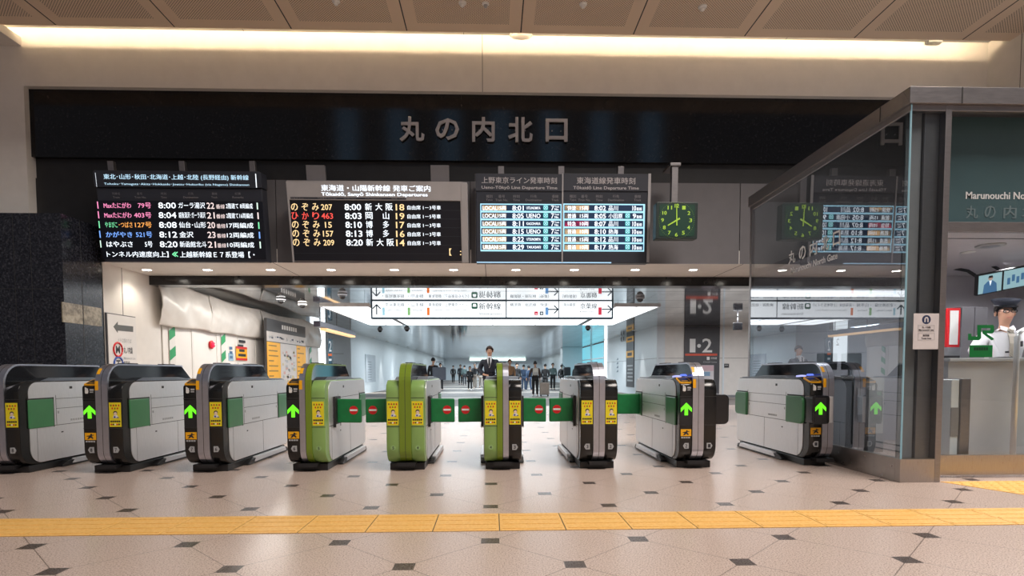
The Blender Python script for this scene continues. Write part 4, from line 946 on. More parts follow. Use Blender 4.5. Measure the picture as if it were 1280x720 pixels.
xn = atY(1203, 120, YF - .03).x; mb.box((xn - .006, YF - .034, zt1), (xn + .006, YF - .02, ZT), M_seam); yn = atX(1100, 150, XB - .03).y; mb.box((XB - .034, yn - .005, zt1), (XB - .02, yn + .005, ZT), M_seam); mb.build('roof_fascia', bo, .004)
mb = MB(); mb.box((XB + .06, YF + .06, ZT - .06), (XE, YE, ZT - .02), M_frame); mb.build('roof_panel', bo)
zd0 = atY(1230, 287.5, YD).z; zd1 = atY(1230, 283.5, YD).z + .035; xr = atY(1191.5, 400, YD).x
mb = MB(); mb.box((xq, YD - .03, zd0 - .02), (XE, YD + .03, zd1), M_frame); mb.build('transom', bo, .003)
mb = MB(); mb.box((xq + .02, YD, zd1), (XE, YD + .012, zt1), M_tealg); mb.build('frosted_panel', bo)
zdb, zdt = atY(1230, 596, YD).z + .02, atY(1230, 568, YD).z
dr = MB(); dr.box((xq + .004, YD - .02, zdb), (XE, YD + .02, zdt), M_bsteel); dr = dr.build('door_rail', bo, .004)
mb = MB(); mb.box((xq + .01, YD - .005, zdt), (XE, YD + .005, zd0), G_door); mb.build('door_glass', bo)
mb = MB(); mb.box((xq + .0, YD - .016, zdt), (xq + .05, YD + .016, zd0), M_frame); mb.build('door_stile', bo, .003)
Ff = Flat(Vector((0, YD, 0)))
M_glx = mat('glass_lettering', (.60, .63, .65), .5); M_gls = mat('side_lettering_white', (.92, .93, .94), .5, var=.01)
mb = MB(); Ff.text(mb, 'Marunouchi North Gate', (1207.5, 239.5, 1322, 249.5), M_glx, .002, .02); mb.build('front_lettering', bo)
M_tl = mat('teal_lettering', srgb(98, 116, 122), .35)
mb = MB()
for ch, x0, x1 in (('丸', 1208, 1222), ('の', 1231, 1244), ('内', 1255, 1270), ('北', 1278, 1293), ('口', 1301, 1315)): Ff.text(mb, ch, (x0, 257, x1, 273), M_tl, .003, .025)
mb.build('front_lettering', bo)
Fs = Flat(Vector((XB + .006, 0, 0)), PI / 2 * 3)     # side glass seen from the gates
def side_text(mb, body, q0, q1, q2, m):
    """lettering on the side glass: start point, end of the base line, and the top of the first letter"""
    a, b, c = atX(*q0, XB + .004), atX(*q1, XB + .004), atX(*q2, XB + .004); vs_, fs_ = glyphs(body, .015)
    ax, bx = min(v[0] for v in vs_), max(v[0] for v in vs_); az, bz = min(v[1] for v in vs_), max(v[1] for v in vs_)
    mb.add([(XB + .003, a.y + (b.y - a.y) * (v[0] - ax) / (bx - ax), a.z + (c.z - a.z) * (v[1] - az) / (bz - az)) for v in vs_], fs_, m)
mb = MB(); side_text(mb, 'Marunouchi North Gate', (988.5, 342.5), (1046.5, 324), (988.5, 335), M_gls); mb.build('side_lettering', bo)
for ch, x0, x1, y0, y1 in (('丸', 985.5, 994, 331, 315), ('の', 998.5, 1007, 326, 309), ('内', 1012, 1021, 321, 303), ('北', 1027, 1036, 315, 297), ('口', 1041, 1050, 309, 291)): mb = MB(); side_text(mb, ch, (x0, y0), (x1, y0 - 2), (x0, y1), M_gls); mb.build('side_letter', bo)
# emblem on the door glass and the green plate under it
M_grn = mat('emblem_green', srgb(0, 108, 52), .4, var=.02)
mb = MB()
def gp(px, py): x, z = Ff.loc(px, py, .006); return (x, z)
mb.ext([gp(*p) for p in ((1210, 425.3), (1210, 417), (1214, 417), (1214, 420.5), (1221.5, 420.5), (1221.5, 406.2), (1241, 406.2), (1242.4, 407.8), (1242.4, 415), (1240.5, 416.8), (1233, 416.8), (1242.5, 423.5), (1239.5, 425.6), (1228, 416.8), (1228, 413), (1238, 413), (1238, 410.2), (1226.3, 410.2), (1226.3, 422.5), (1223.6, 425.3))], YD - .008, YD - .006, M_grn, 'y'); mb.build('emblem', bo)
mb = MB(); a = Ff.rect(1212, 431.5, 1240, 446.5, .006); mb.box((a[0], YD - .009, a[1]), (a[2], YD - .006, a[3]), M_grn); b = Ff.rect(1217.5, 434, 1235.5, 438, .01)
for k in range(6): mb.box((b[0] + (b[2] - b[0]) * k / 6, YD - .0105, b[1]), (b[0] + (b[2] - b[0]) * (k + .75) / 6, YD - .009, b[3]), mat('green_dark', (0, .03, .015), .5))
mb.build('green_plate', bo)
# notice taped to the corner glass
Fc = Flat(Vector((0, YF + .002, 0))); M_paper = mat('notice_paper', (.60, .58, .60), .6)
t = thing('paper_notice', 'white notice with a blue round symbol taped to the booth corner glass', 'notice', T(0, 0, 0))
mb = MB(); a = Fc.rect(1142, 391.8, 1172.2, 436.5, .003); mb.box((a[0], YF - .004, a[1]), (a[2], YF - .001, a[3]), M_paper); mb.build('sheet', t)
mb = MB(); c = Fc.loc(1158, 399.5, .006); M_nv = mat('navy_print', (.02, .035, .10), .5); mb.disc((c[0], YF - .004, c[1]), .038, M_nv, .001)
mb.ext([(c[0] - .018, c[1] - .022), (c[0] - .018, c[1] + .008), (c[0] - .008, c[1] + .022), (c[0] + .008, c[1] + .022), (c[0] + .018, c[1] + .008), (c[0] + .018, c[1] - .022), (c[0] + .008, c[1] - .022), (c[0] + .006, c[1] + .01), (c[0] - .006, c[1] + .01), (c[0] - .008, c[1] - .022)], YF - .006, YF - .005, M_paper, 'y'); mb.build('symbol', t)
mb = MB()
for y0, y1 in ((406.5, 414.5), (416.5, 425)):
    a = Fc.rect(1147.5, y0, 1168, y1, .006)
    for q in ((a[0], a[1], a[2], a[1] + .002), (a[0], a[3] - .002, a[2], a[3]), (a[0], a[1], a[0] + .002, a[3]), (a[2] - .002, a[1], a[2], a[3])): mb.box((q[0], YF - .0055, q[1]), (q[2], YF - .004, q[3]), M_gmark)
Fc.text(mb, '丸ノ内線', (1152.5, 407.8, 1163, 410.6), M_ink, .0065, .03); Fc.text(mb, 'Marunouchi Line', (1148.5, 411.3, 1167, 413.6), M_ink, .0065, .02)
Fc.text(mb, '東西線', (1153.5, 418, 1161.5, 420.8), M_ink, .0065, .03); Fc.text(mb, 'Tozai Line', (1151.5, 421.8, 1164, 424), M_ink, .0065, .02)
mb.build('print', t)
# inside the booth
M_bw = mat('booth_wall', (.46, .45, .48), .5, var=.03); M_bc = mat('booth_ceiling', (.56, .54, .58), .5, var=.03)
ZI = 2.27
w = MB(); w.box((XB + .08, YE, 0), (XE + 1, YE + .1, ZI + .1), M_bw); w.box((XE + .01, YD + .05, 0), (XE + .1, YE, ZT - .2), M_bw); struct(w.build('wall_booth'))
w = MB(); w.box((xr - .15, YD + .10, ZI), (XE, YE, ZI + .08), M_bc); w.box((XB + .12, 6.1, ZI), (xr - .15, YE, ZI + .08), M_bc); w.box((XB + .12, 6.08, ZI - .02), (xr - .15, 6.1, ZI + .3), M_bc); w.box((xr - .15, YD + .6, ZI - .003), (XE, YD + .615, ZI), M_seam); struct(w.build('ceiling_booth'))
p = atZ(1210, 315, ZI); t = thing('booth_downlight', 'lit downlight in the booth ceiling above the officer', 'downlight', T(p.x, p.y, ZI))
MB().lathe([(.07, 0), (.07, -.006), (.055, -.006)], M_wmark, 20).build('trim_ring', t); MB().lathe([(.053, -.003), (.053, -.005)], E_down, 20).build('lens', t)
p = atZ(1238, 306.5, ZI); t = thing('ceiling_speaker', 'dark round grille in the booth ceiling beyond the downlight', 'speaker', T(p.x, p.y, ZI)); MB().lathe([(.13, 0), (.13, -.012), (.11, -.016)], M_gmark, 24).build('rim', t); MB().lathe([(.105, -.014), (.06, -.018)], M_dsteel, 24).build('mesh', t)
ZCT = atY(1230, 447.5, 5.5).z
t = thing('counter', 'pale booth counter with a smooth front panel under the officer', 'counter', T(0, 0, 0)); xc = atY(1186, 500, 5.5).x
M_cnt = mat('counter_front', (.50, .50, .52), .35, var=.03); mb = MB(); mb.box((xc, 5.52, .10), (XE, 6.0, ZCT - .035), M_cnt); mb.box((xc + .02, 5.56, 0), (XE, 5.98, .10), M_dsteel); mb.build('cabinet', t, .004); mb = MB(); mb.box((xc - .02, 5.48, ZCT - .035), (XE, 6.05, ZCT), mat('counter_top', (.42, .43, .44), .3)); mb.build('counter_top', t, .006)
a = atY(1184, 475, 5.42); b = atY(1197, 567, 5.42)
t = thing('fare_reader_post', 'slim dark post machine just inside the booth door glass', 'machine', T(0, 0, 0)); zz = atY(1190, 473, 5.3).z
xa0, xa1 = atY(1184, 520, 5.3).x, atY(1206.5, 520, 5.3).x; xm = xa0 + (xa1 - xa0) * .45
mb = MB(); mb.box((xm, 5.24, .02), (xa1, 5.45, zz), M_frame); mb.build('case', t, .01); mb = MB(); mb.box((xa0, 5.26, .02), (xm - .002, 5.45, zz - .01), M_whitec); mb.build('side_case', t, .006); mb = MB(); mb.box((xa0, 5.255, .35), (xm - .002, 5.262, .62), M_dsteel); mb.build('panel', t)
# poster in a red frame, grey cupboard, screens
Fb = Flat(Vector((0, 6.6, 0)))
t = thing('framed_poster', 'white poster in a red frame standing at the end of the counter', 'poster', T(0, 0, 0)); a = Fb.rect(1184.5, 385, 1199.5, 434)
mb = MB(); mb.box((a[0], 6.6, a[1]), (a[2], 6.63, a[3]), M_red); mb.build('frame', t, .006); mb = MB(); mb.box((a[0] + .03, 6.592, a[1] + .03), (a[2] - .03, 6.6, a[3] - .03), M_wmark); mb.build('paper', t)
mb = MB(); mb.box((a[0], 6.58, ZCT - .3), (a[2], 6.66, a[1]), M_dsteel); mb.box((a[0] - .1, 6.45, 0), (a[2] + .1, 6.75, ZCT - .3), M_dsteel); mb.build('stand', t)
Fb = Flat(Vector((0, 7.5, 0))); a = Fb.rect(1200.5, 383.5, 1232.5, 447)
t = thing('grey_cupboard', 'tall grey cupboard on the booth back wall behind the officer', 'cupboard', T(0, 0, 0)); mb = MB(); mb.box((a[0], 7.5, 0), (a[2], 7.88, a[3]), mat('cupboard_grey', (.19, .185, .20), .45)); mb.build('body', t, .006); mb = MB(); xm = (a[0] + a[2]) / 2; mb.box((a[0] + .01, 7.485, .1), (xm - .004, 7.5, a[3] - .01), mat('cupboard_grey', (.19, .185, .20), .45)); mb.build('door', t, .003); mb = MB(); mb.box((xm + .004, 7.485, .1), (a[2] - .01, 7.5, a[3] - .01), mat('cupboard_grey', (.19, .185, .20), .45)); mb.build('door', t, .003)
E_scr = glow('screen_picture', (.42, .66, .72), .75); E_scr2 = glow('screen_blue', (.08, .22, .42), .7); E_scr3 = glow('screen_skin', (.62, .42, .34), .7)
for i, (x0, y0, x1, y1, lab) in enumerate(((1222, 338, 1253, 370, 'wall screen showing a man in a blue suit, above the officer'), (1253.5, 331, 1287, 364, 'second wall screen beside the one with the man in blue'))):
    Ft = Flat(atY((x0 + x1) / 2, (y0 + y1) / 2, 6.9), 0, .25); Ft.M = Ft.M @ Matrix.Rotation(-math.radians(11), 4, 'Y'); Ft.I = Ft.M.inverted()
    t = thing('wall_screen', lab, 'screen', Ft.M); wq = (x1 - x0) * 6.9 / FPX / 2 * 1.04; hq = .112
    mb = MB(); mb.box((-wq, 0, -hq - .015), (wq, .05, hq + .015), M_blackm); mb.build('bezel', t, .006); mb = MB(); mb.box((-wq + .014, -.003, -hq), (wq - .014, 0, hq), E_scr); mb.build('display', t); mb = MB()
    if i == 0:
        mb.ext([(-.085, -hq), (-.075, -.01), (-.03, .03), (.03, .03), (.075, -.01), (.085, -hq)], -.005, -.003, E_scr2, 'y'); mb.disc((0, -.004, .062), .027, E_scr3, .002); mb.ext([(-.014, .03), (.014, .03), (0, -.03)], -.007, -.005, W1, 'y'); mb.ext([(-.028, .066), (.028, .066), (.02, .092), (-.02, .092)], -.008, -.005, M_ink, 'y')
    else:
        for k in range(4): mb.box((-.11 + k * .055, -.005, -.06 + .03 * (k % 2)), (-.075 + k * .055, -.003, .02 + .03 * (k % 2)), E_scr2)
    mb.build('picture', t); mb = MB(); mb.tube([(0, .05, 0), (0, .35, .12), (0, .9, .15)], .02, M_blackm, 8); mb.build('arm', t)
# steel cabinet and pale partition seen through the side glass
a, b = atY(1034, 500, 6.7).x, atY(1083, 500, 6.7).x; zz = atY(1050, 474, 6.7).z
t = thing('steel_cabinet', 'dark steel cabinet inside the booth seen through its side glass', 'cabinet', T(0, 0, 0)); mb = MB(); mb.box((a, 6.7, .06), (b, 7.2, zz), M_dsteel); mb.build('body', t, .006)
mb = MB(); mb.box((a + .3, 6.69, .1), (a + .31, 6.70, zz - .03), M_seam); mb.box((a - .01, 6.68, zz), (b + .02, 7.22, zz + .03), M_bsteel); mb.build('top', t, .003); mb = MB(); mb.box((b - .12, 6.675, .45), (b - .05, 6.69, .75), M_gmark); mb.build('handle_plate', t)
a, b = atY(1086, 500, 6.75).x, atY(1105, 500, 6.75).x
t = thing('white_partition', 'pale low partition beside the steel cabinet inside the booth', 'partition', T(0, 0, 0)); mb = MB(); mb.box((a, 6.75, .22), (b, 6.8, zz + .02), M_white); mb.build('panel', t, .004); mb = MB(); mb.box((a, 6.74, 0), (b, 6.82, .22), M_gmark); mb.build('kick_plate', t)
t = thing('counter_screens', 'dark desk screens on the cabinet inside the booth, by the side glass', 'screen', T(0, 0, 0)); za_ = zz + .03
for k, x in enumerate((a - .42, a - .12)):
    mb = MB(); mb.box((x - .12, 6.9, za_ + .08), (x + .12, 6.93, za_ + .28), M_blackm); mb.build('screen', t, .006); mb = MB(); mb.box((x - .02, 6.92, za_), (x + .02, 6.95, za_ + .12), M_dsteel); mb.box((x - .08, 6.86, za_), (x + .08, 7.0, za_ + .012), M_dsteel); mb.build('stand', t, .003)
# door pull
t = thing('door_pull_rail', 'tall bent steel tube rail behind the booth door glass', 'rail', T(0, 0, 0)); xx = atY(1268.5, 500, 5.3).x; z1 = atY(1270, 421, 5.3).z
mb = MB(); mb.tube([(xx, 5.3, 0), (xx, 5.3, z1), (xx + .02, 5.3, z1 + .045), (xx + .06, 5.3, z1 + .065), (xx + .5, 5.3, z1 + .065)], .024, M_steel, 12); mb.build('tube', t)
mb = MB(); mb.lathe([(.06, 0), (.06, .01), (.03, .02)], M_steel, 16, Matrix.Translation((xx, 5.3, 0))); mb.build('flange', t)
mb = MB(); mb.box((xx, 5.285, .25), (xx + .5, 5.315, z1 - .1), clear('rail_glass', (.94, .96, .96), .25)); mb.build('glass_infill', t)

# officer: peaked cap, glasses, white shirt and striped tie, leaning on the counter
oy = 6.30; op = atY(1257, 362, oy); oh = 1.74; sc_ = 1.0
def striped():
    m, t, p = base('striped_tie'); o = t.obj(); x, y, z = t.sep(o)
    f = t.math('FRACT', t.math('MULTIPLY', t.math('ADD', x, z), 42)); t.l.new(t.mix(t.math('LESS_THAN', f, .5), c4(srgb(196, 188, 172)), c4(srgb(70, 62, 58))), p.inputs['Base Color']); p.inputs['Roughness'].default_value = .55; return m
lean = dict(elL=(.15, .0, .668), wrL=(.10, -.14, .676), palmL=(.07, -.168, .682), elR=(-.165, -.02, .674), wrR=(-.215, -.175, .676), palmR=(-.228, -.212, .682))
SKO = mat('officer_skin', srgb(206, 158, 132), .45, var=.04)
t, J = person('station officer in peaked cap, glasses and white shirt leaning on the counter', (op.x, oy), -.32, oh, SKO, HAIR, C_wht, C_navy, pose=lean, sub=2, top_name='shirt', fat=1.12)
h = oh; q = J['mid'] * h
mb = MB()   # cap
cz = q + Vector((0, .004, .043)) * h
mb.lathe([(.056 * h, 0), (.057 * h, .012 * h), (.075 * h, .036 * h), (.072 * h, .043 * h), (.03 * h, .05 * h), (.0 * h, .05 * h)], C_navy, 24, Matrix.Translation(cz) @ Matrix.Rotation(.16, 4, 'X') @ Matrix.Diagonal((1, 1.08, 1, 1))); cap = mb.build('cap', t)
mb = MB(); mb.lathe([(.0575 * h, .001 * h), (.0585 * h, .006 * h)], M_gmark, 24, Matrix.Translation(cz) @ Matrix.Rotation(.16, 4, 'X') @ Matrix.Diagonal((1, 1.08, 1, 1))); mb.build('cap_band', cap)
mb = MB(); n = 12; vs_ = []
for k in range(n + 1):
    a = PI + PI * k / n; ca, sa = math.cos(a), math.sin(a); vs_ += [(.056 * h * ca, .060 * h * sa, 0), (.058 * h * ca, .094 * h * sa, -.022 * h * -sa if False else -.020 * h * abs(sa))]
mb.add([Vector(v) + cz for v in vs_] + [Vector(v) + cz + Vector((0, 0, .004)) for v in vs_], [(2 * k, 2 * k + 1, 2 * k + 3, 2 * k + 2) for k in range(n)] + [(2 * k + 2 * n + 2, 2 * k + 2 * n + 4, 2 * k + 2 * n + 5, 2 * k + 2 * n + 3) for k in range(n)], M_black, True); mb.build('peak', cap)
mb = MB(); mb.ball(cz + Vector((0, -.068, .024)) * h, (.010 * h, .004 * h, .011 * h), mat('cap_badge', (.55, .48, .3), .3, .8), 10, 8); mb.build('badge', cap)
mb = MB()   # spectacles
for sx in (-1, 1):
    c = q + Vector((sx * .0205, -.062, .003)) * h; mb.tube([c + Vector((.0155 * h * math.cos(k * PI / 8), 0, .010 * h * math.sin(k * PI / 8))) for k in range(17)], .0021 * h, M_ink, 6)
    mb.tube([c + Vector((sx * .0155 * h, 0, .002 * h)), q + Vector((sx * .054, -.025, .006)) * h, q + Vector((sx * .055, .012, .004)) * h], .0018 * h, M_ink, 6)
mb.tube([q + Vector((-.005, -.063, .005)) * h, q + Vector((.005, -.063, .005)) * h], .0021 * h, M_ink, 6); mb.build('spectacles', t)
mb = MB(); tp_ = [(-.052 * h, .818 * h), (-.074 * h, .80 * h), (-.100 * h, .765 * h), (-.116 * h, .72 * h), (-.117 * h, .60 * h)]; mb.band(tp_, [(p[0] + .006 * h, p[1] - .001 * h) for p in tp_], -.017 * h, .017 * h, striped()); mb.ext([(-.013 * h, .806 * h), (.013 * h, .806 * h), (.009 * h, .788 * h), (-.009 * h, .788 * h)], -.092 * h, -.07 * h, striped(), 'y'); mb.build('necktie', t)
mb = MB()
for sx in (-1, 1): mb.add([(sx * .003 * h, -.052 * h, .822 * h), (sx * .036 * h, -.030 * h, .838 * h), (sx * .040 * h, -.052 * h, .812 * h), (sx * .022 * h, -.082 * h, .796 * h)], [(0, 1, 2, 3)], C_wht)
mb.build('collar', t)
mb = MB(); mb.box((.05 * h, -.108 * h, .70 * h), (.054 * h, -.085 * h, .735 * h), M_ink); mb.box((-.03 * h, -.116 * h, .662 * h), (-.02 * h, -.09 * h, .674 * h), M_ink); mb.build('pen_and_clip', t)
for nm, x0, x1, y0, y1, zz, lab in (('desk_keyboard', 1186, 1200, 5.7, 5.85, .03, 'dark low device on the counter in front of the red framed poster'), ('document_tray', 1246, 1262, 5.6, 5.8, .012, 'dark flat tray on the counter in front of the officer')):
    a, b = atY(x0, 446, 5.7).x, atY(x1, 446, 5.7).x; t = thing(nm, lab, 'desk item', T(0, 0, 0)); mb = MB(); mb.box((a, y0, ZCT), (b, y1, ZCT + zz), M_blackm); mb.build('body', t, .004); mb = MB()
    for k in range(3): mb.box((a + .02, y0 + .03 + k * .04, ZCT + zz), (b - .02, y0 + .05 + k * .04, ZCT + zz + .003), M_dsteel)
    mb.build('keys' if 'key' in nm else 'sheet', t)

# ------------------------------------------------------------------ concourse
M_hb = mat('hoarding_board', (.80, .77, .73), .42, var=.03, vs=1.5)
YH0, YH1 = YB + .35, atX(397, 430, XJ).y
ho = thing('construction_hoarding', 'long white construction hoarding draped with wrinkled plastic sheet, behind the gates', 'hoarding', T(0, 0, 0))
from mathutils import noise as mn
struct(MB().box((XJ - .5, YB + .3, 0), (XJ - .36, YH1, ZC), M_white).build('wall_left_rear'))
n = 9
for i in range(n):
    a, b = YH0 + (YH1 - YH0) * i / n, YH0 + (YH1 - YH0) * (i + 1) / n
    mb = MB(); mb.box((XJ - .06, a + .006, 0), (XJ, b - .006, 1.84 + .02 * (i % 3)), M_hb); mb.build('board_panel', ho, .006)
    mb = MB(); mb.box((XJ - .04, b - .035, 0), (XJ + .012, b + .035, 1.83), M_hoard); mb.build('batten', ho, .006)
# draped upper sheet: gathered folds that hang between ties
def sheet(y0, y1, z0, z1, nu, nv, seed, amp):
    amp *= .62
    vs_ = []
    for j in range(nv + 1):
        v = j / nv
        for i in range(nu + 1):
            u = i / nu; y = y0 + (y1 - y0) * u; z = z0 + (z1 - z0) * v
            f = mn.noise(Vector((y * 1.1 + z * .9, z * .7 + seed, 3.1))) * 1.0 + mn.noise(Vector((y * 3.1 - z * 2.2, z * 1.3, seed))) * .5 + abs(mn.noise(Vector((y * 2.0 + z * 3.0, z * 1.1, seed + 7)))) * .7
            sag = math.sin(v * PI) * (.5 + .5 * mn.noise(Vector((y * .6, seed, 0))))
            x = XJ + .05 + amp * (f * .5 + .5) * (.35 + .65 * math.sin(PI * min(1, v * 1.1))) + .04 * sag
            zz = z + .06 * (1 - v) * mn.noise(Vector((y * 1.6, seed + 2, 0))) - .10 * v * abs(math.sin(y * .75 + seed))
            vs_.append((x, y, zz))
    fs_ = [(j * (nu + 1) + i, j * (nu + 1) + i + 1, (j + 1) * (nu + 1) + i + 1, (j + 1) * (nu + 1) + i) for j in range(nv) for i in range(nu)]
    return vs_, fs_
for (a, b, sd) in ((YB + .12, 12.0, 1.3), (12.0, 14.6, 4.1), (14.6, YH1, 8.7)):
    vs_, fs_ = sheet(a, b, 1.80, 2.58, 60, 22, sd, .16); mb = MB(); mb.add(vs_, fs_, M_sheet, True); o = mb.build('plastic_sheet', ho); m_ = o.modifiers.new('s', 'SOLIDIFY'); m_.thickness = .004
for (q, y0, y1) in ((214.5, 402, 470), (278.3, 412, 470), (387.3, 420, 470)):
    yy = atX(q, 430, XJ).y; mb = MB(); w_ = .10; z1 = atX(q, y0, XJ).z; xx = XJ + .016
    mb.box((XJ + .012, yy - w_, 0), (xx, yy + w_, z1), M_hoard)
    k = 0
    while .1 + k * .36 < z1 - .3:
        z = .1 + k * .36; mb.add([(xx + .001, yy - w_, z), (xx + .001, yy + w_, z + .10), (xx + .001, yy + w_, z + .28), (xx + .001, yy - w_, z + .18)], [(0, 1, 2, 3)], mat('tape_green', srgb(28, 150, 84), .4)); k += 1
    mb.build('striped_tape', ho)
def wallflat(q, y, x, side=1): return Flat(Vector((x, atX(q, y, x).y, 0)), PI / 2 * side)
def wbox(mb, X, q, m, th=.008):
    """panel on the left wall (facing +x) given by its photo corners"""
    a, b = atX(q[0], (q[1] + q[3]) / 2, X), atX(q[2], (q[1] + q[3]) / 2, X); c, d = atX((q[0] + q[2]) / 2, q[1], X), atX((q[0] + q[2]) / 2, q[3], X)
    mb.box((X, a.y, d.z), (X + th, b.y, c.z), m); return a.y, b.y, d.z, c.z
p = atX(264, 431, XJ + .02); t = thing('warning_lamp', 'round red warning lamp on the white hoarding', 'lamp', Matrix.Translation(p) @ Matrix.Rotation(PI / 2, 4, 'Y'))
MB().lathe([(.085, -.01), (.085, .02), (.07, .03)], M_red, 20).build('base', t); MB().lathe([(.065, .02), (.05, .06), (.02, .075)], glow('red_lamp', (1, .03, .10), .9), 18).build('lens', t); MB().lathe([(.022, .06), (.018, .085)], M_wmark, 12).build('cap', t)
t = thing('yellow_notice', 'yellow notice with red edges pasted on the white hoarding', 'notice', T(0, 0, 0)); mb = MB(); y0, y1, z0, z1 = wbox(mb, XJ + .016, (295, 433.5, 308.5, 450.5), M_oyel); mb.build('sheet', t); mb = MB()
for z in (z0, z1 - .05): mb.box((XJ + .024, y0, z), (XJ + .026, y1, z + .05), M_red)
mb.build('red_edging', t); mb = MB()
for k in range(4): mb.box((XJ + .024, y0 + .1 + .05 * (k % 2), z0 + .09 + k * .105), (XJ + .0255, y1 - .08 - .06 * (k % 3), z0 + .15 + k * .105), M_ink)
mb.build('print_pattern', t)
t = thing('blue_notice', 'small pale blue notice left of the yellow one on the hoarding', 'notice', T(0, 0, 0)); mb = MB(); y0, y1, z0, z1 = wbox(mb, XJ + .002, (285.5, 441.5, 291.5, 451), mat('pale_blue', srgb(150, 186, 205), .5)); mb.build('sheet', t); mb = MB()
for k in range(3): mb.box((XJ + .0105, y0 + .05, z0 + .05 + k * .1), (XJ + .012, y1 - .05, z0 + .11 + k * .1), mat('blue_print', srgb(70, 110, 150), .5))
mb.build('print_pattern', t)
# guide board with map
X = XJ + .34; t = thing('guide_board', 'large guide board with grey head, orange sides and a pale map', 'signboard', T(0, 0, 0))
y0, y1 = atX(334, 430, X).y, atX(382, 430, X).y; zt = atX(334, 397.5, X).z; zh = zt - .30; zo = atX(335, 427, X).z
M_dgrey = mat('sign_dark_grey', (.06, .06, .065), .45); M_map = mat('map_white', (.62, .58, .55), .45, var=.05, vs=8)
mb = MB(); mb.box((X - .07, y0, .5), (X - .01, y1, zt), M_dgrey); mb.box((X - .06, y0 + .2, 0), (X - .02, y0 + .3, .5), M_dgrey); mb.box((X - .06, y1 - .3, 0), (X - .02, y1 - .2, .5), M_dgrey); mb.build('casing', t, .006)
mb = MB(); mb.box((X - .01, y0, zh), (X, y1, zt), M_dgrey); mb.build('head_panel', t); mb = MB(); mb.box((X - .01, y0, zo + .02), (X, y1, zh - .01), M_map); mb.build('index_panel', t)
w3 = (y1 - y0) * .30; mb = MB(); mb.box((X - .01, y0, .5), (X, y0 + w3, zo), M_oyel); mb.build('orange_panel', t); mb = MB(); mb.box((X - .01, y1 - w3 * .9, .5), (X, y1, zo), M_oyel); mb.build('orange_panel', t)
mb = MB(); mb.box((X - .01, y0 + w3 + .02, .5), (X, y1 - w3 * .9 - .02, zo), M_map); mb.build('map_panel', t)
random.seed(5); mb = MB()
for k in range(7): mb.box((X, y0 + 1.0 + k * .17, zh + .10), (X + .002, y0 + 1.12 + k * .17, zh + .21), M_wmark)
for k in range(5): mb.box((X, y0 + .35 + k * .5, zo + .08), (X + .002, y0 + .36 + k * .5, zh - .1), M_ink)
for k in range(26): yy = y0 + .1 + random.random() * (y1 - y0 - .3); z = zo + .08 + random.random() * (zh - zo - .22); mb.box((X, yy, z), (X + .002, yy + .05 + .12 * random.random(), z + .035), M_gmark if k % 3 else M_nv)
for k in range(22):
    sd = k % 2; yy = (y0 + .08 if sd else y1 - w3 * .9 + .06) ; z = zo - .1 - (k // 2) * .125; mb.box((X, yy, z), (X + .002, yy + .15 + random.random() * .5, z + .03), mat('orange_print', (.30, .16, .02), .5))
for k in range(40): yy = y0 + w3 + .12 + random.random() * (y1 - y0 - 2 * w3 - .3); z = .7 + random.random() * (zo - .9); mb.box((X, yy, z), (X + .002, yy + .05 + .12 * random.random(), z + .03 + .05 * random.random()), (M_gmark, M_gmark, mat('map_pink', (.6, .35, .3), .5), mat('map_yellow', (.6, .5, .25), .5))[k % 4])
mb.build('print_pattern', t)
# arrow sign on the jamb
X = XJ + .03; t = thing('transfer_sign', 'white transfer sign with a grey arrow and round line symbols beside the granite', 'sign', T(0, 0, 0))
y0, y1 = atX(134.5, 430, X).y, atX(171, 430, X).y; zt = atX(150, 393, X).z; zb_ = .95
mb = MB(); mb.box((XJ + .001, y0, zb_), (X - .006, y1, zt), M_dgrey); mb.build('frame', t, .003); mb = MB(); mb.box((X - .006, y0 + .02, zb_ + .02), (X, y1 - .008, zt - .015), mat('sign_white', (.72, .70, .68), .4, var=.02)); mb.build('face', t)
def gX(px, py): v = atX(px, py, X); return (v.y, v.z)
mb = MB(); mb.ext([gX(*p) for p in ((141.7, 408.3), (147, 402), (147, 406), (166.3, 408), (166.3, 415), (147, 413.3), (147, 416))], X, X + .003, mat('arrow_grey', (.09, .09, .085), .5), 'x'); mb.build('arrow', t)
def ring(mb, c, r, m, w):
    pts = [(X + .001, c[0] + r * math.cos(k * PI / 12), c[1] + r * math.sin(k * PI / 12)) for k in range(25)]; mb.tube(pts, w, m, 6)
def xtext(mb, body, y0_, z0_, y1_, z1_, m, b=.01):
    vs_, fs_ = glyphs(body, b); ax, bx = min(v[0] for v in vs_), max(v[0] for v in vs_); az, bz = min(v[1] for v in vs_), max(v[1] for v in vs_)
    mb.add([(X + .002, y0_ + (v[0] - ax) / (bx - ax) * (y1_ - y0_), z0_ + (v[1] - az) / (bz - az) * (z1_ - z0_)) for v in vs_], fs_, m)
hy = (y1 - y0)
for (q, qy, m, ch) in ((147.3, 437, M_red, 'M'), (148, 455, mat('line_blue', (.03, .10, .42), .5), 'T')):
    mb = MB(); c = gX(q, qy); rr = .105; ring(mb, c, rr, m, .016); xtext(mb, ch, c[0] - .05, c[1] - .06, c[0] + .05, c[1] + .06, M_ink, .03); mb.build('line_symbol', t)
mb = MB(); c = gX(154.5, 438); xtext(mb, '丸ノ内線', c[0], c[1] - .05, y1 - .12, c[1] + .06, M_ink); xtext(mb, 'Marunouchi Line', c[0], c[1] - .14, y1 - .05, c[1] - .10, M_gmark); c = gX(154.5, 456); xtext(mb, '東西線', c[0], c[1] - .05, y1 - .2, c[1] + .06, M_ink)
c = gX(147, 425); xtext(mb, 'メトロ線のりば', c[0], c[1] - .035, y1 - .14, c[1] + .035, M_gmark); mb.build('line_lettering', t)

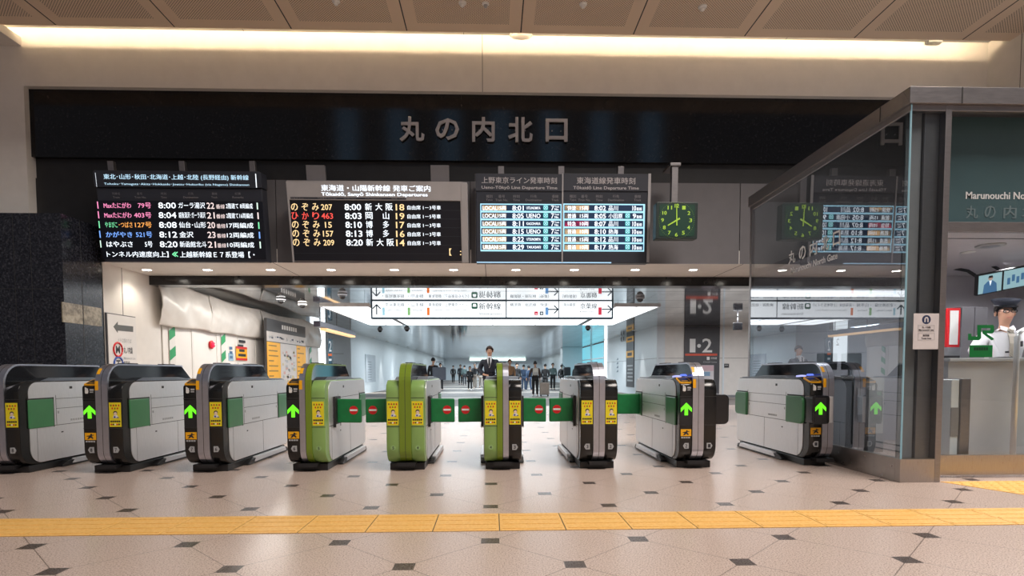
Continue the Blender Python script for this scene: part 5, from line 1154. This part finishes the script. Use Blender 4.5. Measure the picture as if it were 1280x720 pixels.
# luminous ceiling panels
def zc(px, py): v = atZ(px, py, ZC); return v
yf, yb_ = zc(616, 381.3).y, zc(616, 404.7).y
xl, xr_ = zc(403, 381.3).x, zc(824, 381).x
xg0, xg1 = zc(509, 404.7).x, zc(503.5, 404.7).x; xh0, xh1 = zc(722, 404.5).x, zc(728, 404.5).x
for (a, b, lab, jn) in ((xl, xg1, 'luminous ceiling panel nearest the hoarding', 2), (xg0, xh0, 'wide luminous ceiling panel over the middle of the concourse', 4), (xh1, xr_, 'luminous ceiling panel nearest the platform sign wall', 2)):
    t = thing('ceiling_light', lab, 'ceiling light', T(0, 0, 0), 'luminous ceiling panels'); mb = MB(); mb.box((a, yf, ZC - .04), (b, yb_, ZC - .03), E_panel); mb.build('diffuser', t); mb = MB()
    mb.box((a - .05, yf - .05, ZC - .045), (a, yb_ + .05, ZC), M_steel); mb.box((b, yf - .05, ZC - .045), (b + .05, yb_ + .05, ZC), M_steel); mb.box((a, yf - .05, ZC - .045), (b, yf, ZC), M_steel); mb.box((a, yb_, ZC - .045), (b, yb_ + .05, ZC), M_steel)
    for k in range(1, jn): x = a + (b - a) * k / jn; mb.box((x - .012, yf, ZC - .044), (x + .012, yb_, ZC - .035), M_gmark)
    mb.build('frame', t)
# overhead direction sign
YS = zc(616, 375.6).y; F = Flat(Vector((0, YS, 0)))
t = thing('direction_sign', 'long white illuminated direction sign hanging over the concourse', 'sign', T(0, 0, 0)); a = F.rect(465.5, 376, 764.5, 397)
M_sf = mat('sign_frame', (.03, .07, .11), .4); mb = MB(); mb.box((a[0] - .04, YS, a[1] - .03), (a[2] + .04, YS + .16, ZC + .005), M_sf); mb.build('frame', t, .006)
M_st = mat('sign_text_blue', (.02, .06, .10), .5); M_sg = mat('sign_text_grey', (.10, .16, .22), .5)
segs = ((465.5, 632.2), (633.4, 697.8), (698.8, 764.5))
for k, (x0, x1) in enumerate(segs):
    mb = MB(); q = F.rect(x0, 376.6, x1, 396.6); mb.box((q[0], YS - .006, q[1]), (q[2], YS, q[3]), E_sign); f = mb.build('face', t)
    def put(nm, items):
        for it in items:
            mb = MB()
            if it[0] == '#': F.slab(mb, it[1:5], it[5], .006, .002)
            else: F.text(mb, it[0], it[1:5], it[5], .0085, .012)
            mb.build(nm, f)
    def arr(px, py, dx, dy):
        mb = MB(); c = F.loc(px, py, .009); L = .115
        d = Vector((dx, 0, dy)); nn = Vector((-dy, 0, dx)); cc = Vector((c[0], YS - .010, c[1])); mb.tube([cc - d * L, cc + d * L], .014, M_st, 6)
        for sd in (-1, 1): mb.tube([cc + d * L, cc + d * .02 + nn * sd * .09], .014, M_st, 6)
        mb.build('arrow', f)
    if k == 0:
        arr(470.8, 387, 0, 1)
        put('line_name', [('・京浜東北線', 478, 378.6, 505.5, 383, M_sg), ('・山手線', 510, 378.6, 529.5, 383, M_sg), ('・東海道線（上野東京ライン）', 533, 378.6, 586, 383, M_sg), ('新幹線', 598.5, 378.6, 626, 387, M_st)])
        put('line_name', [('Keihin-Tōhoku', 483, 386.5, 503, 388.8, mat('sign_faint', (.45, .52, .58), .5)), ('Yamanote', 515, 386.5, 528, 388.8, MATS['sign_faint']), ('Tōkaidō (Ueno-Tōkyō Line)', 541, 386.5, 583, 388.8, MATS['sign_faint']), ('Shinkansen', 598.5, 390.5, 627, 393.6, MATS['sign_faint'])])
        put('colour_bar', [('#', 478, 384.5, 481, 394, mat('bar_sky', srgb(160, 215, 235), .5, emit=.5)), ('#', 509.5, 384.5, 512.8, 394, mat('bar_green', srgb(140, 205, 130), .5, emit=.4)), ('#', 533.8, 384.5, 537, 394, mat('bar_orange', srgb(238, 120, 30), .5, emit=.5))])
        mb = MB(); c = F.loc(593.2, 382.3, .008); mb.ext(fillet([(c[0] - .07, c[1] - .07), (c[0] + .07, c[1] - .07), (c[0] + .07, c[1] + .07), (c[0] - .07, c[1] + .07)], .03), YS - .010, YS - .006, mat('bar_darkgreen', (.02, .22, .14), .5), 'y'); mb.ext(fillet([(c[0] - .045, c[1] - .02), (c[0] + .045, c[1] - .02), (c[0] + .03, c[1] + .045), (c[0] - .03, c[1] + .045)], .012), YS - .013, YS - .010, E_sign, 'y'); mb.build('train_symbol', f)
    elif k == 1:
        put('line_name', [('横須賀・総武線（快速）', 637.5, 378.8, 686, 383, M_sg)]); arr(691.5, 386.8, 1, 0)
        put('colour_bar', [('#', 681.7, 384.3, 685.5, 393.6, mat('bar_blue', srgb(110, 165, 225), .5, emit=.5)), ('#', 668, 389.4, 672.5, 393.8, mat('bar_red', srgb(215, 50, 80), .5, emit=.4)), ('#', 674.6, 389.4, 679.3, 393.8, M_st)])
        put('symbol_pattern', [('#', 669, 391.8, 671.6, 392.6, E_sign), ('#', 675.4, 391.2, 678.5, 392, E_sign), ('#', 676.5, 390.2, 677.5, 393, E_sign)])
    else:
        put('line_name', [('（海浜幕張）', 703, 378.8, 720.5, 383, M_sg), ('京葉線', 725.5, 379, 746, 386, M_st), ('Keiyō Line', 725, 388.5, 743, 391, MATS['sign_faint'])]); arr(758.5, 386.6, 1, 0)
        put('colour_bar', [('#', 748, 384.2, 752, 393.6, mat('bar_crimson', srgb(225, 48, 78), .5, emit=.5))])
# security domes on the mirror ceiling
for (q, y, lab) in ((351, 373, 'dark security dome on the concourse ceiling nearest the hoarding'), (378, 379, 'white security dome camera under the ceiling beside the bright opening'), (428, 367, 'dark dome in front of the luminous panel, left end'), (508.6, 410.5, 'small dark ceiling dome behind the luminous panel'), (475, 411.5, 'small dark ceiling dome near the pale wall'), (800, 371, 'dark security dome on the ceiling right of the direction sign'), (735, 409.5, 'small dark ceiling dome behind the right end of the luminous panel')):
    p = zc(q, y); t = thing('ceiling_camera', lab, 'camera', T(p.x, p.y, ZC)); MB().lathe([(.10, 0), (.10, -.04), (.085, -.05)], M_wmark if q == 378 else M_dsteel, 16).build('housing', t); MB().lathe([(.075, -.045), (.065, -.09), (.03, -.115), (.0, -.12)], M_black, 16).build('dome', t)
# long hanging board with an orange strip, left
X0 = -4.75; a, b = atX(396, 404, X0), atX(441, 416, X0)
t = thing('hanging_sign_box', 'long dark hanging sign box with an orange lit strip, beyond the hoarding', 'sign', T(0, 0, 0)); z1, z0 = 2.36, 2.18
mb = MB(); mb.box((X0 - .09, a.y, z0 + .03), (X0 + .09, b.y, z1), mat('sign_violet', (.07, .065, .10), .35)); mb.build('case', t, .006); mb = MB(); mb.box((X0 - .085, a.y + .6, z0 - .03), (X0 + .095, b.y - .05, z0 + .03), glow('orange_strip', (1.0, .62, .30), 1.2)); mb.build('orange_strip', t)
for yy in (a.y + .3, (a.y + b.y) / 2, b.y - .3): mb = MB(); mb.tube([(X0, yy, z1), (X0, yy, ZC)], .015, M_dsteel, 6); mb.build('hanger', t)
# bright lightbox column and dark platform-number column at the end of the hoarding
YC = 22.6; F = Flat(Vector((0, YC, 0)))
t = thing('lightbox_column', 'tall glowing white column with a faint numeral where the hoarding ends', 'lightbox', T(0, 0, 0)); q = F.rect(397.5, 380, 407.8, 478)
mb = MB(); mb.box((q[0] - .35, YC, 0), (q[2], YC + .3, ZC), M_gmark); mb.build('case', t); mb = MB(); mb.box((q[0] - .3, YC - .02, .1), (q[2], YC, ZC - .01), E_box); mb.build('lit_face', t); mb = MB(); F.text(mb, '2', (399, 424, 403.2, 432.5), M_gmark, .022, -.01); mb.build('numeral', t)
t = thing('platform_number_column', 'narrow dark column with a white numeral beside the glowing column', 'sign', T(0, 0, 0)); q = F.rect(410, 415, 415.2, 478); M_teald = mat('teal_dark', (.03, .09, .13), .4)
mb = MB(); mb.box((q[0], YC - .02, 0), (q[2], YC + .2, ZC - .35), M_teald); mb.build('case', t, .005); mb = MB(); F.text(mb, '2', (411, 426, 414.4, 439.5), M_wmark, .023, .01); mb.build('numeral', t); mb = MB(); F.slab(mb, (410.2, 442, 415, 445), mat('orange_band', srgb(235, 110, 50), .5), .021); mb.build('orange_band', t); mb = MB(); F.slab(mb, (411, 448.5, 414.6, 451), M_wmark, .021); mb.build('small_plate', t)
# platform sign 1-2 on the facing wall
F = Flat(Vector((0, YR, 0))); t = thing('platform_sign', 'tall dark panel with large numerals one and two over an orange line', 'sign', T(0, 0, 0)); q = F.rect(855.3, 409, 898.3, 482)
M_ps = mat('platform_grey', (.065, .065, .072), .5); mb = MB(); mb.box((q[0], YR - .05, 0), (q[2], YR - .006, ZC - .01), M_ps); mb.build('panel', t)
mb = MB(); F.text(mb, '1', (862.5, 423.5, 869, 440.5), M_wmark, .053, .01); F.text(mb, '2', (878, 423, 890, 440.5), M_wmark, .053, .01); c = F.loc(873.8, 432.3, .052); mb.disc((c[0], YR - .052, c[1]), .07, M_wmark); mb.build('numeral_lettering', t)
mb = MB(); F.slab(mb, (856.5, 442, 896.5, 444.6), mat('orange_line', srgb(214, 84, 58), .5), .05); mb.build('orange_line', t)
mb = MB(); F.slab(mb, (883.5, 446, 887, 450), M_wmark, .05); F.text(mb, '中央線', (888.8, 446.3, 896, 449.2), M_wmark, .053); F.text(mb, 'Chūō Line', (879, 451.3, 896, 453.6), M_gmark, .053); mb.build('line_lettering', t)
mb = MB(); F.slab(mb, (876.5, 456.5, 892, 480), mat('poster_pale', (.62, .60, .62), .5), .05); p_ = mb.build('poster', t); mb = MB(); F.slab(mb, (876.5, 456.8, 892, 463.6), mat('poster_pink', (.60, .42, .46), .5), .0545); F.slab(mb, (878, 464.8, 887.5, 470), mat('poster_blue', (.22, .36, .52), .5), .0545); mb.build('print_pattern', p_)
t = thing('wall_plate', 'small dark plate on the pale wall right of the platform sign', 'plate', T(0, 0, 0)); mb = MB(); F.slab(mb, (905, 454.6, 911, 459.6), M_dgrey, .004, .02); mb.build('plate', t); mb = MB(); F.slab(mb, (906, 456, 910, 457), M_gmark, .024); mb.build('print_pattern', t)
t = thing('hanging_screen', 'small black screen hung from the ceiling near the booth end post', 'screen', T(0, 0, 0)); P = atY(922, 408, 17.5); mb = MB(); mb.box((P.x - .13, 17.45, P.z - .11), (P.x + .13, 17.55, P.z + .11), M_black); mb.build('case', t, .01); mb = MB(); mb.tube([(P.x, 17.5, P.z + .1), (P.x, 17.5, ZC)], .02, M_dsteel, 8); mb.build('hanger', t)
# signs on the right-hand side wall
X = XRC - .03
def rrect(q): a, b = atX(q[0], (q[1] + q[3]) / 2, X), atX(q[2], (q[1] + q[3]) / 2, X); c, d = atX((q[0] + q[2]) / 2, q[1], X), atX((q[0] + q[2]) / 2, q[3], X); return min(a.y, b.y), max(a.y, b.y), d.z, c.z
t = thing('wall_directory', 'dark vertical directory with two yellow blocks on the concourse side wall', 'sign', T(0, 0, 0)); y0, y1, z0, z1 = rrect((782.8, 417, 792, 478)); z0 = .3
mb = MB(); mb.box((X, y0, z0), (XRC - .001, y1, z1), M_dgrey); mb.build('panel', t)
for (a, b) in ((420.5, 427.5), (438.5, 447)):
    mb = MB(); zz0, zz1 = atX(787.5, b, X).z, atX(787.5, a, X).z; mb.box((X - .004, y0, zz0), (X, y1, zz1), M_oyel); k_ = mb.build('yellow_block', t); mb = MB(); mb.box((X - .006, y0 + .3, zz0 + .08), (X - .004, y1 - .25, zz1 - .08), M_ink); mb.build('print_pattern', k_)
mb = MB()
for k in range(5): mb.box((X - .004, y0 + .15, .55 + k * .16), (X, y1 - .2 - .1 * (k % 2), .62 + k * .16), M_gmark)
mb.build('print_pattern', t)
t = thing('wall_symbol', 'dark upright symbols high on the concourse side wall before the directory', 'sign', T(0, 0, 0)); y0, y1, z0, z1 = rrect((776, 419.5, 781.5, 427)); mb = MB(); mb.box((X + .01, y0, z0), (XRC - .001, y1, z1), mat('symbol_grey', (.35, .38, .40), .5)); mb.build('plate', t); mb = MB()
for k in range(2): mb.box((X + .006, y0 + .25 + k * .55, z0 + .05), (X + .01, y0 + .42 + k * .55, z1 - .05), M_ink)
mb.build('symbol_pattern', t)
t = thing('vertical_lettering', 'vertical dark shop lettering on the concourse side wall', 'lettering', T(0, 0, 0)); mb = MB(); y0, y1, z0, z1 = rrect((769, 446, 773, 466))
for k in range(4):
    z = z1 - (k + 1) * (z1 - z0) / 4; mb.box((X + .02, y0 + .2, z + .03), (XRC - .001, y1 - .2, z + .06), M_sg); mb.box((X + .02, y0 + .2, z + .06), (XRC - .001, y0 + .35, z + .13), M_sg)
mb.build('letter_pattern', t)
# grey banner on the left concourse wall
X = XL; y0, y1 = atX(456.5, 460, X).y, atX(469, 460, X).y; t = thing('wall_banner', 'faint grey banner with lettering column on the pale concourse wall', 'banner', T(0, 0, 0)); zt, zb_ = atX(462, 443.5, X).z, .5
mb = MB(); mb.box((X, y0, zb_), (X + .02, y1, zt), mat('banner_grey', (.42, .47, .52), .5, var=.08, vs=2)); mb.build('panel', t); mb = MB()
for k in range(8): mb.box((X + .02, y0 + .5, zb_ + .1 + k * .12), (X + .022, y0 + 1.3, zb_ + .15 + k * .12), mat('banner_dark', (.22, .26, .30), .5))
mb.build('print_pattern', t)
# wall washers along both sides
for i, yy in enumerate((27.5, 31, 34.5, 38.5, 43, 48)):
    t = thing('wall_washer', '%s wall washer downlight along the pale left concourse wall' % ORD[i], 'downlight', T(XL + .35, yy, ZC), 'wall washers of the concourse'); MB().lathe([(.09, 0), (.09, -.01), (.07, -.01)], M_wmark, 16).build('trim_ring', t); MB().lathe([(.066, -.003), (.066, -.006)], E_down, 16).build('lens', t)
    l = bpy.data.lights.new('washer_beam', 'SPOT'); l.energy = 300; l.color = (1, .97, .93); l.spot_size = 1.1; l.spot_blend = .6; l.shadow_soft_size = .04; o = bpy.data.objects.new('washer_beam', l); COL.objects.link(o); o.location = (XL + .35, yy, ZC - .03); o.rotation_euler = (0, -.18, 0)
for i, yy in enumerate((23.2, 26.4, 29.6)):
    t = thing('wall_washer', '%s wall washer downlight along the side wall with the directory' % ORD[i], 'downlight', T(XRC - .35, yy, ZC), 'wall washers of the concourse'); MB().lathe([(.09, 0), (.09, -.01), (.07, -.01)], M_wmark, 16).build('trim_ring', t); MB().lathe([(.066, -.003), (.066, -.006)], E_down, 16).build('lens', t)
    l = bpy.data.lights.new('washer_beam', 'SPOT'); l.energy = 240; l.color = (1, .97, .93); l.spot_size = 1.1; l.spot_blend = .6; l.shadow_soft_size = .04; o = bpy.data.objects.new('washer_beam', l); COL.objects.link(o); o.location = (XRC - .35, yy, ZC - .03); o.rotation_euler = (0, .18, 0)
# far luminous beam
t = thing('far_light_beam', 'long pale green light at the far end of the concourse', 'light', T(0, 0, 0)); a, b = atY(587, 450, 70).x, atY(657, 450, 70).x; z = atY(616, 449.5, 70).z
mb = MB(); mb.box((a, 69.9, z - .13), (b, 70, z + .13), E_far); mb.build('diffuser', t); mb = MB(); mb.box((a - .1, 70, z - .18), (b + .1, 70.2, ZC), M_gmark); mb.build('housing', t)

# ------------------------------------------------------------------ light
def area(name, loc, rot, sx, sy, e, col):
    l = bpy.data.lights.new(name, 'AREA'); l.shape = 'RECTANGLE'; l.size = sx; l.size_y = sy; l.energy = e; l.color = col
    o = bpy.data.objects.new(name, l); COL.objects.link(o); o.location = loc; o.rotation_euler = rot; return o
area('unseen_hall_light', (5.5, -1.0, 13.5), (math.radians(8), 0, 0), 7, 5, 1980, (1.0, .90, .82))  # broad unseen lights standing in for hall lighting, set right to brighten that side
area('unseen_hall_light', (6.5, 3.0, 11.5), (math.radians(4), 0, 0), 4, 3, 520, (1.0, .91, .84))
wd = bpy.data.worlds.new('world'); SC.world = wd; wd.use_nodes = True
bg = wd.node_tree.nodes['Background']; bg.inputs[0].default_value = (.62, .60, .66, 1); bg.inputs[1].default_value = .16
vs = SC.view_settings; vs.view_transform = 'Standard'; vs.look = 'None'; vs.exposure = 0; vs.gamma = 1; vs.use_curve_mapping = False
for (x, y, e) in ((4.75, 5.85, 60), (5.9, 5.75, 60), (4.0, 6.5, 46), (4.9, 6.9, 60), (6.3, 7.0, 60), (5.15, 5.30, 50)):  # extra spots added to brighten the booth interior and officer, without fittings
    l = bpy.data.lights.new('booth_fill_spot', 'SPOT'); l.energy = e; l.color = (1, .95, .97); l.spot_size = 2.7; l.spot_blend = .5; l.shadow_soft_size = .08
    o = bpy.data.objects.new('booth_fill_spot', l); COL.objects.link(o); o.location = (x, y, ZI - .02)
area('concourse_fill', (0, 12.2, ZC - .02), (0, 0, 0), 8, 1.0, 70, (.92, .96, 1.0))  # fill lights added under the concourse ceiling to brighten it, not real fittings
for y in (27, 34, 42, 51, 61, 68): area('concourse_fill', (0, y, ZC - .02), (0, 0, 0), 8, .6, 420, (.80, .92, 1.0))
area('concourse_fill', (-7.4, 20.5, ZC - .02), (0, 0, 0), 2, 2, 150, (.78, .90, 1.0)); area('concourse_fill', (8.6, 17.5, ZC - .02), (0, 0, 0), 4, 2, 190, (.97, .97, 1.0)); area('concourse_fill', (-4.6, 12.3, ZC - .02), (0, 0, 0), .5, 4, 80, (1, .96, .9))  # more added fill, for the side walls and the hoarding
SC.cycles.max_bounces = 8; SC.cycles.transparent_max_bounces = 16; SC.cycles.use_denoising = True; SC.cycles.sample_clamp_indirect = 6
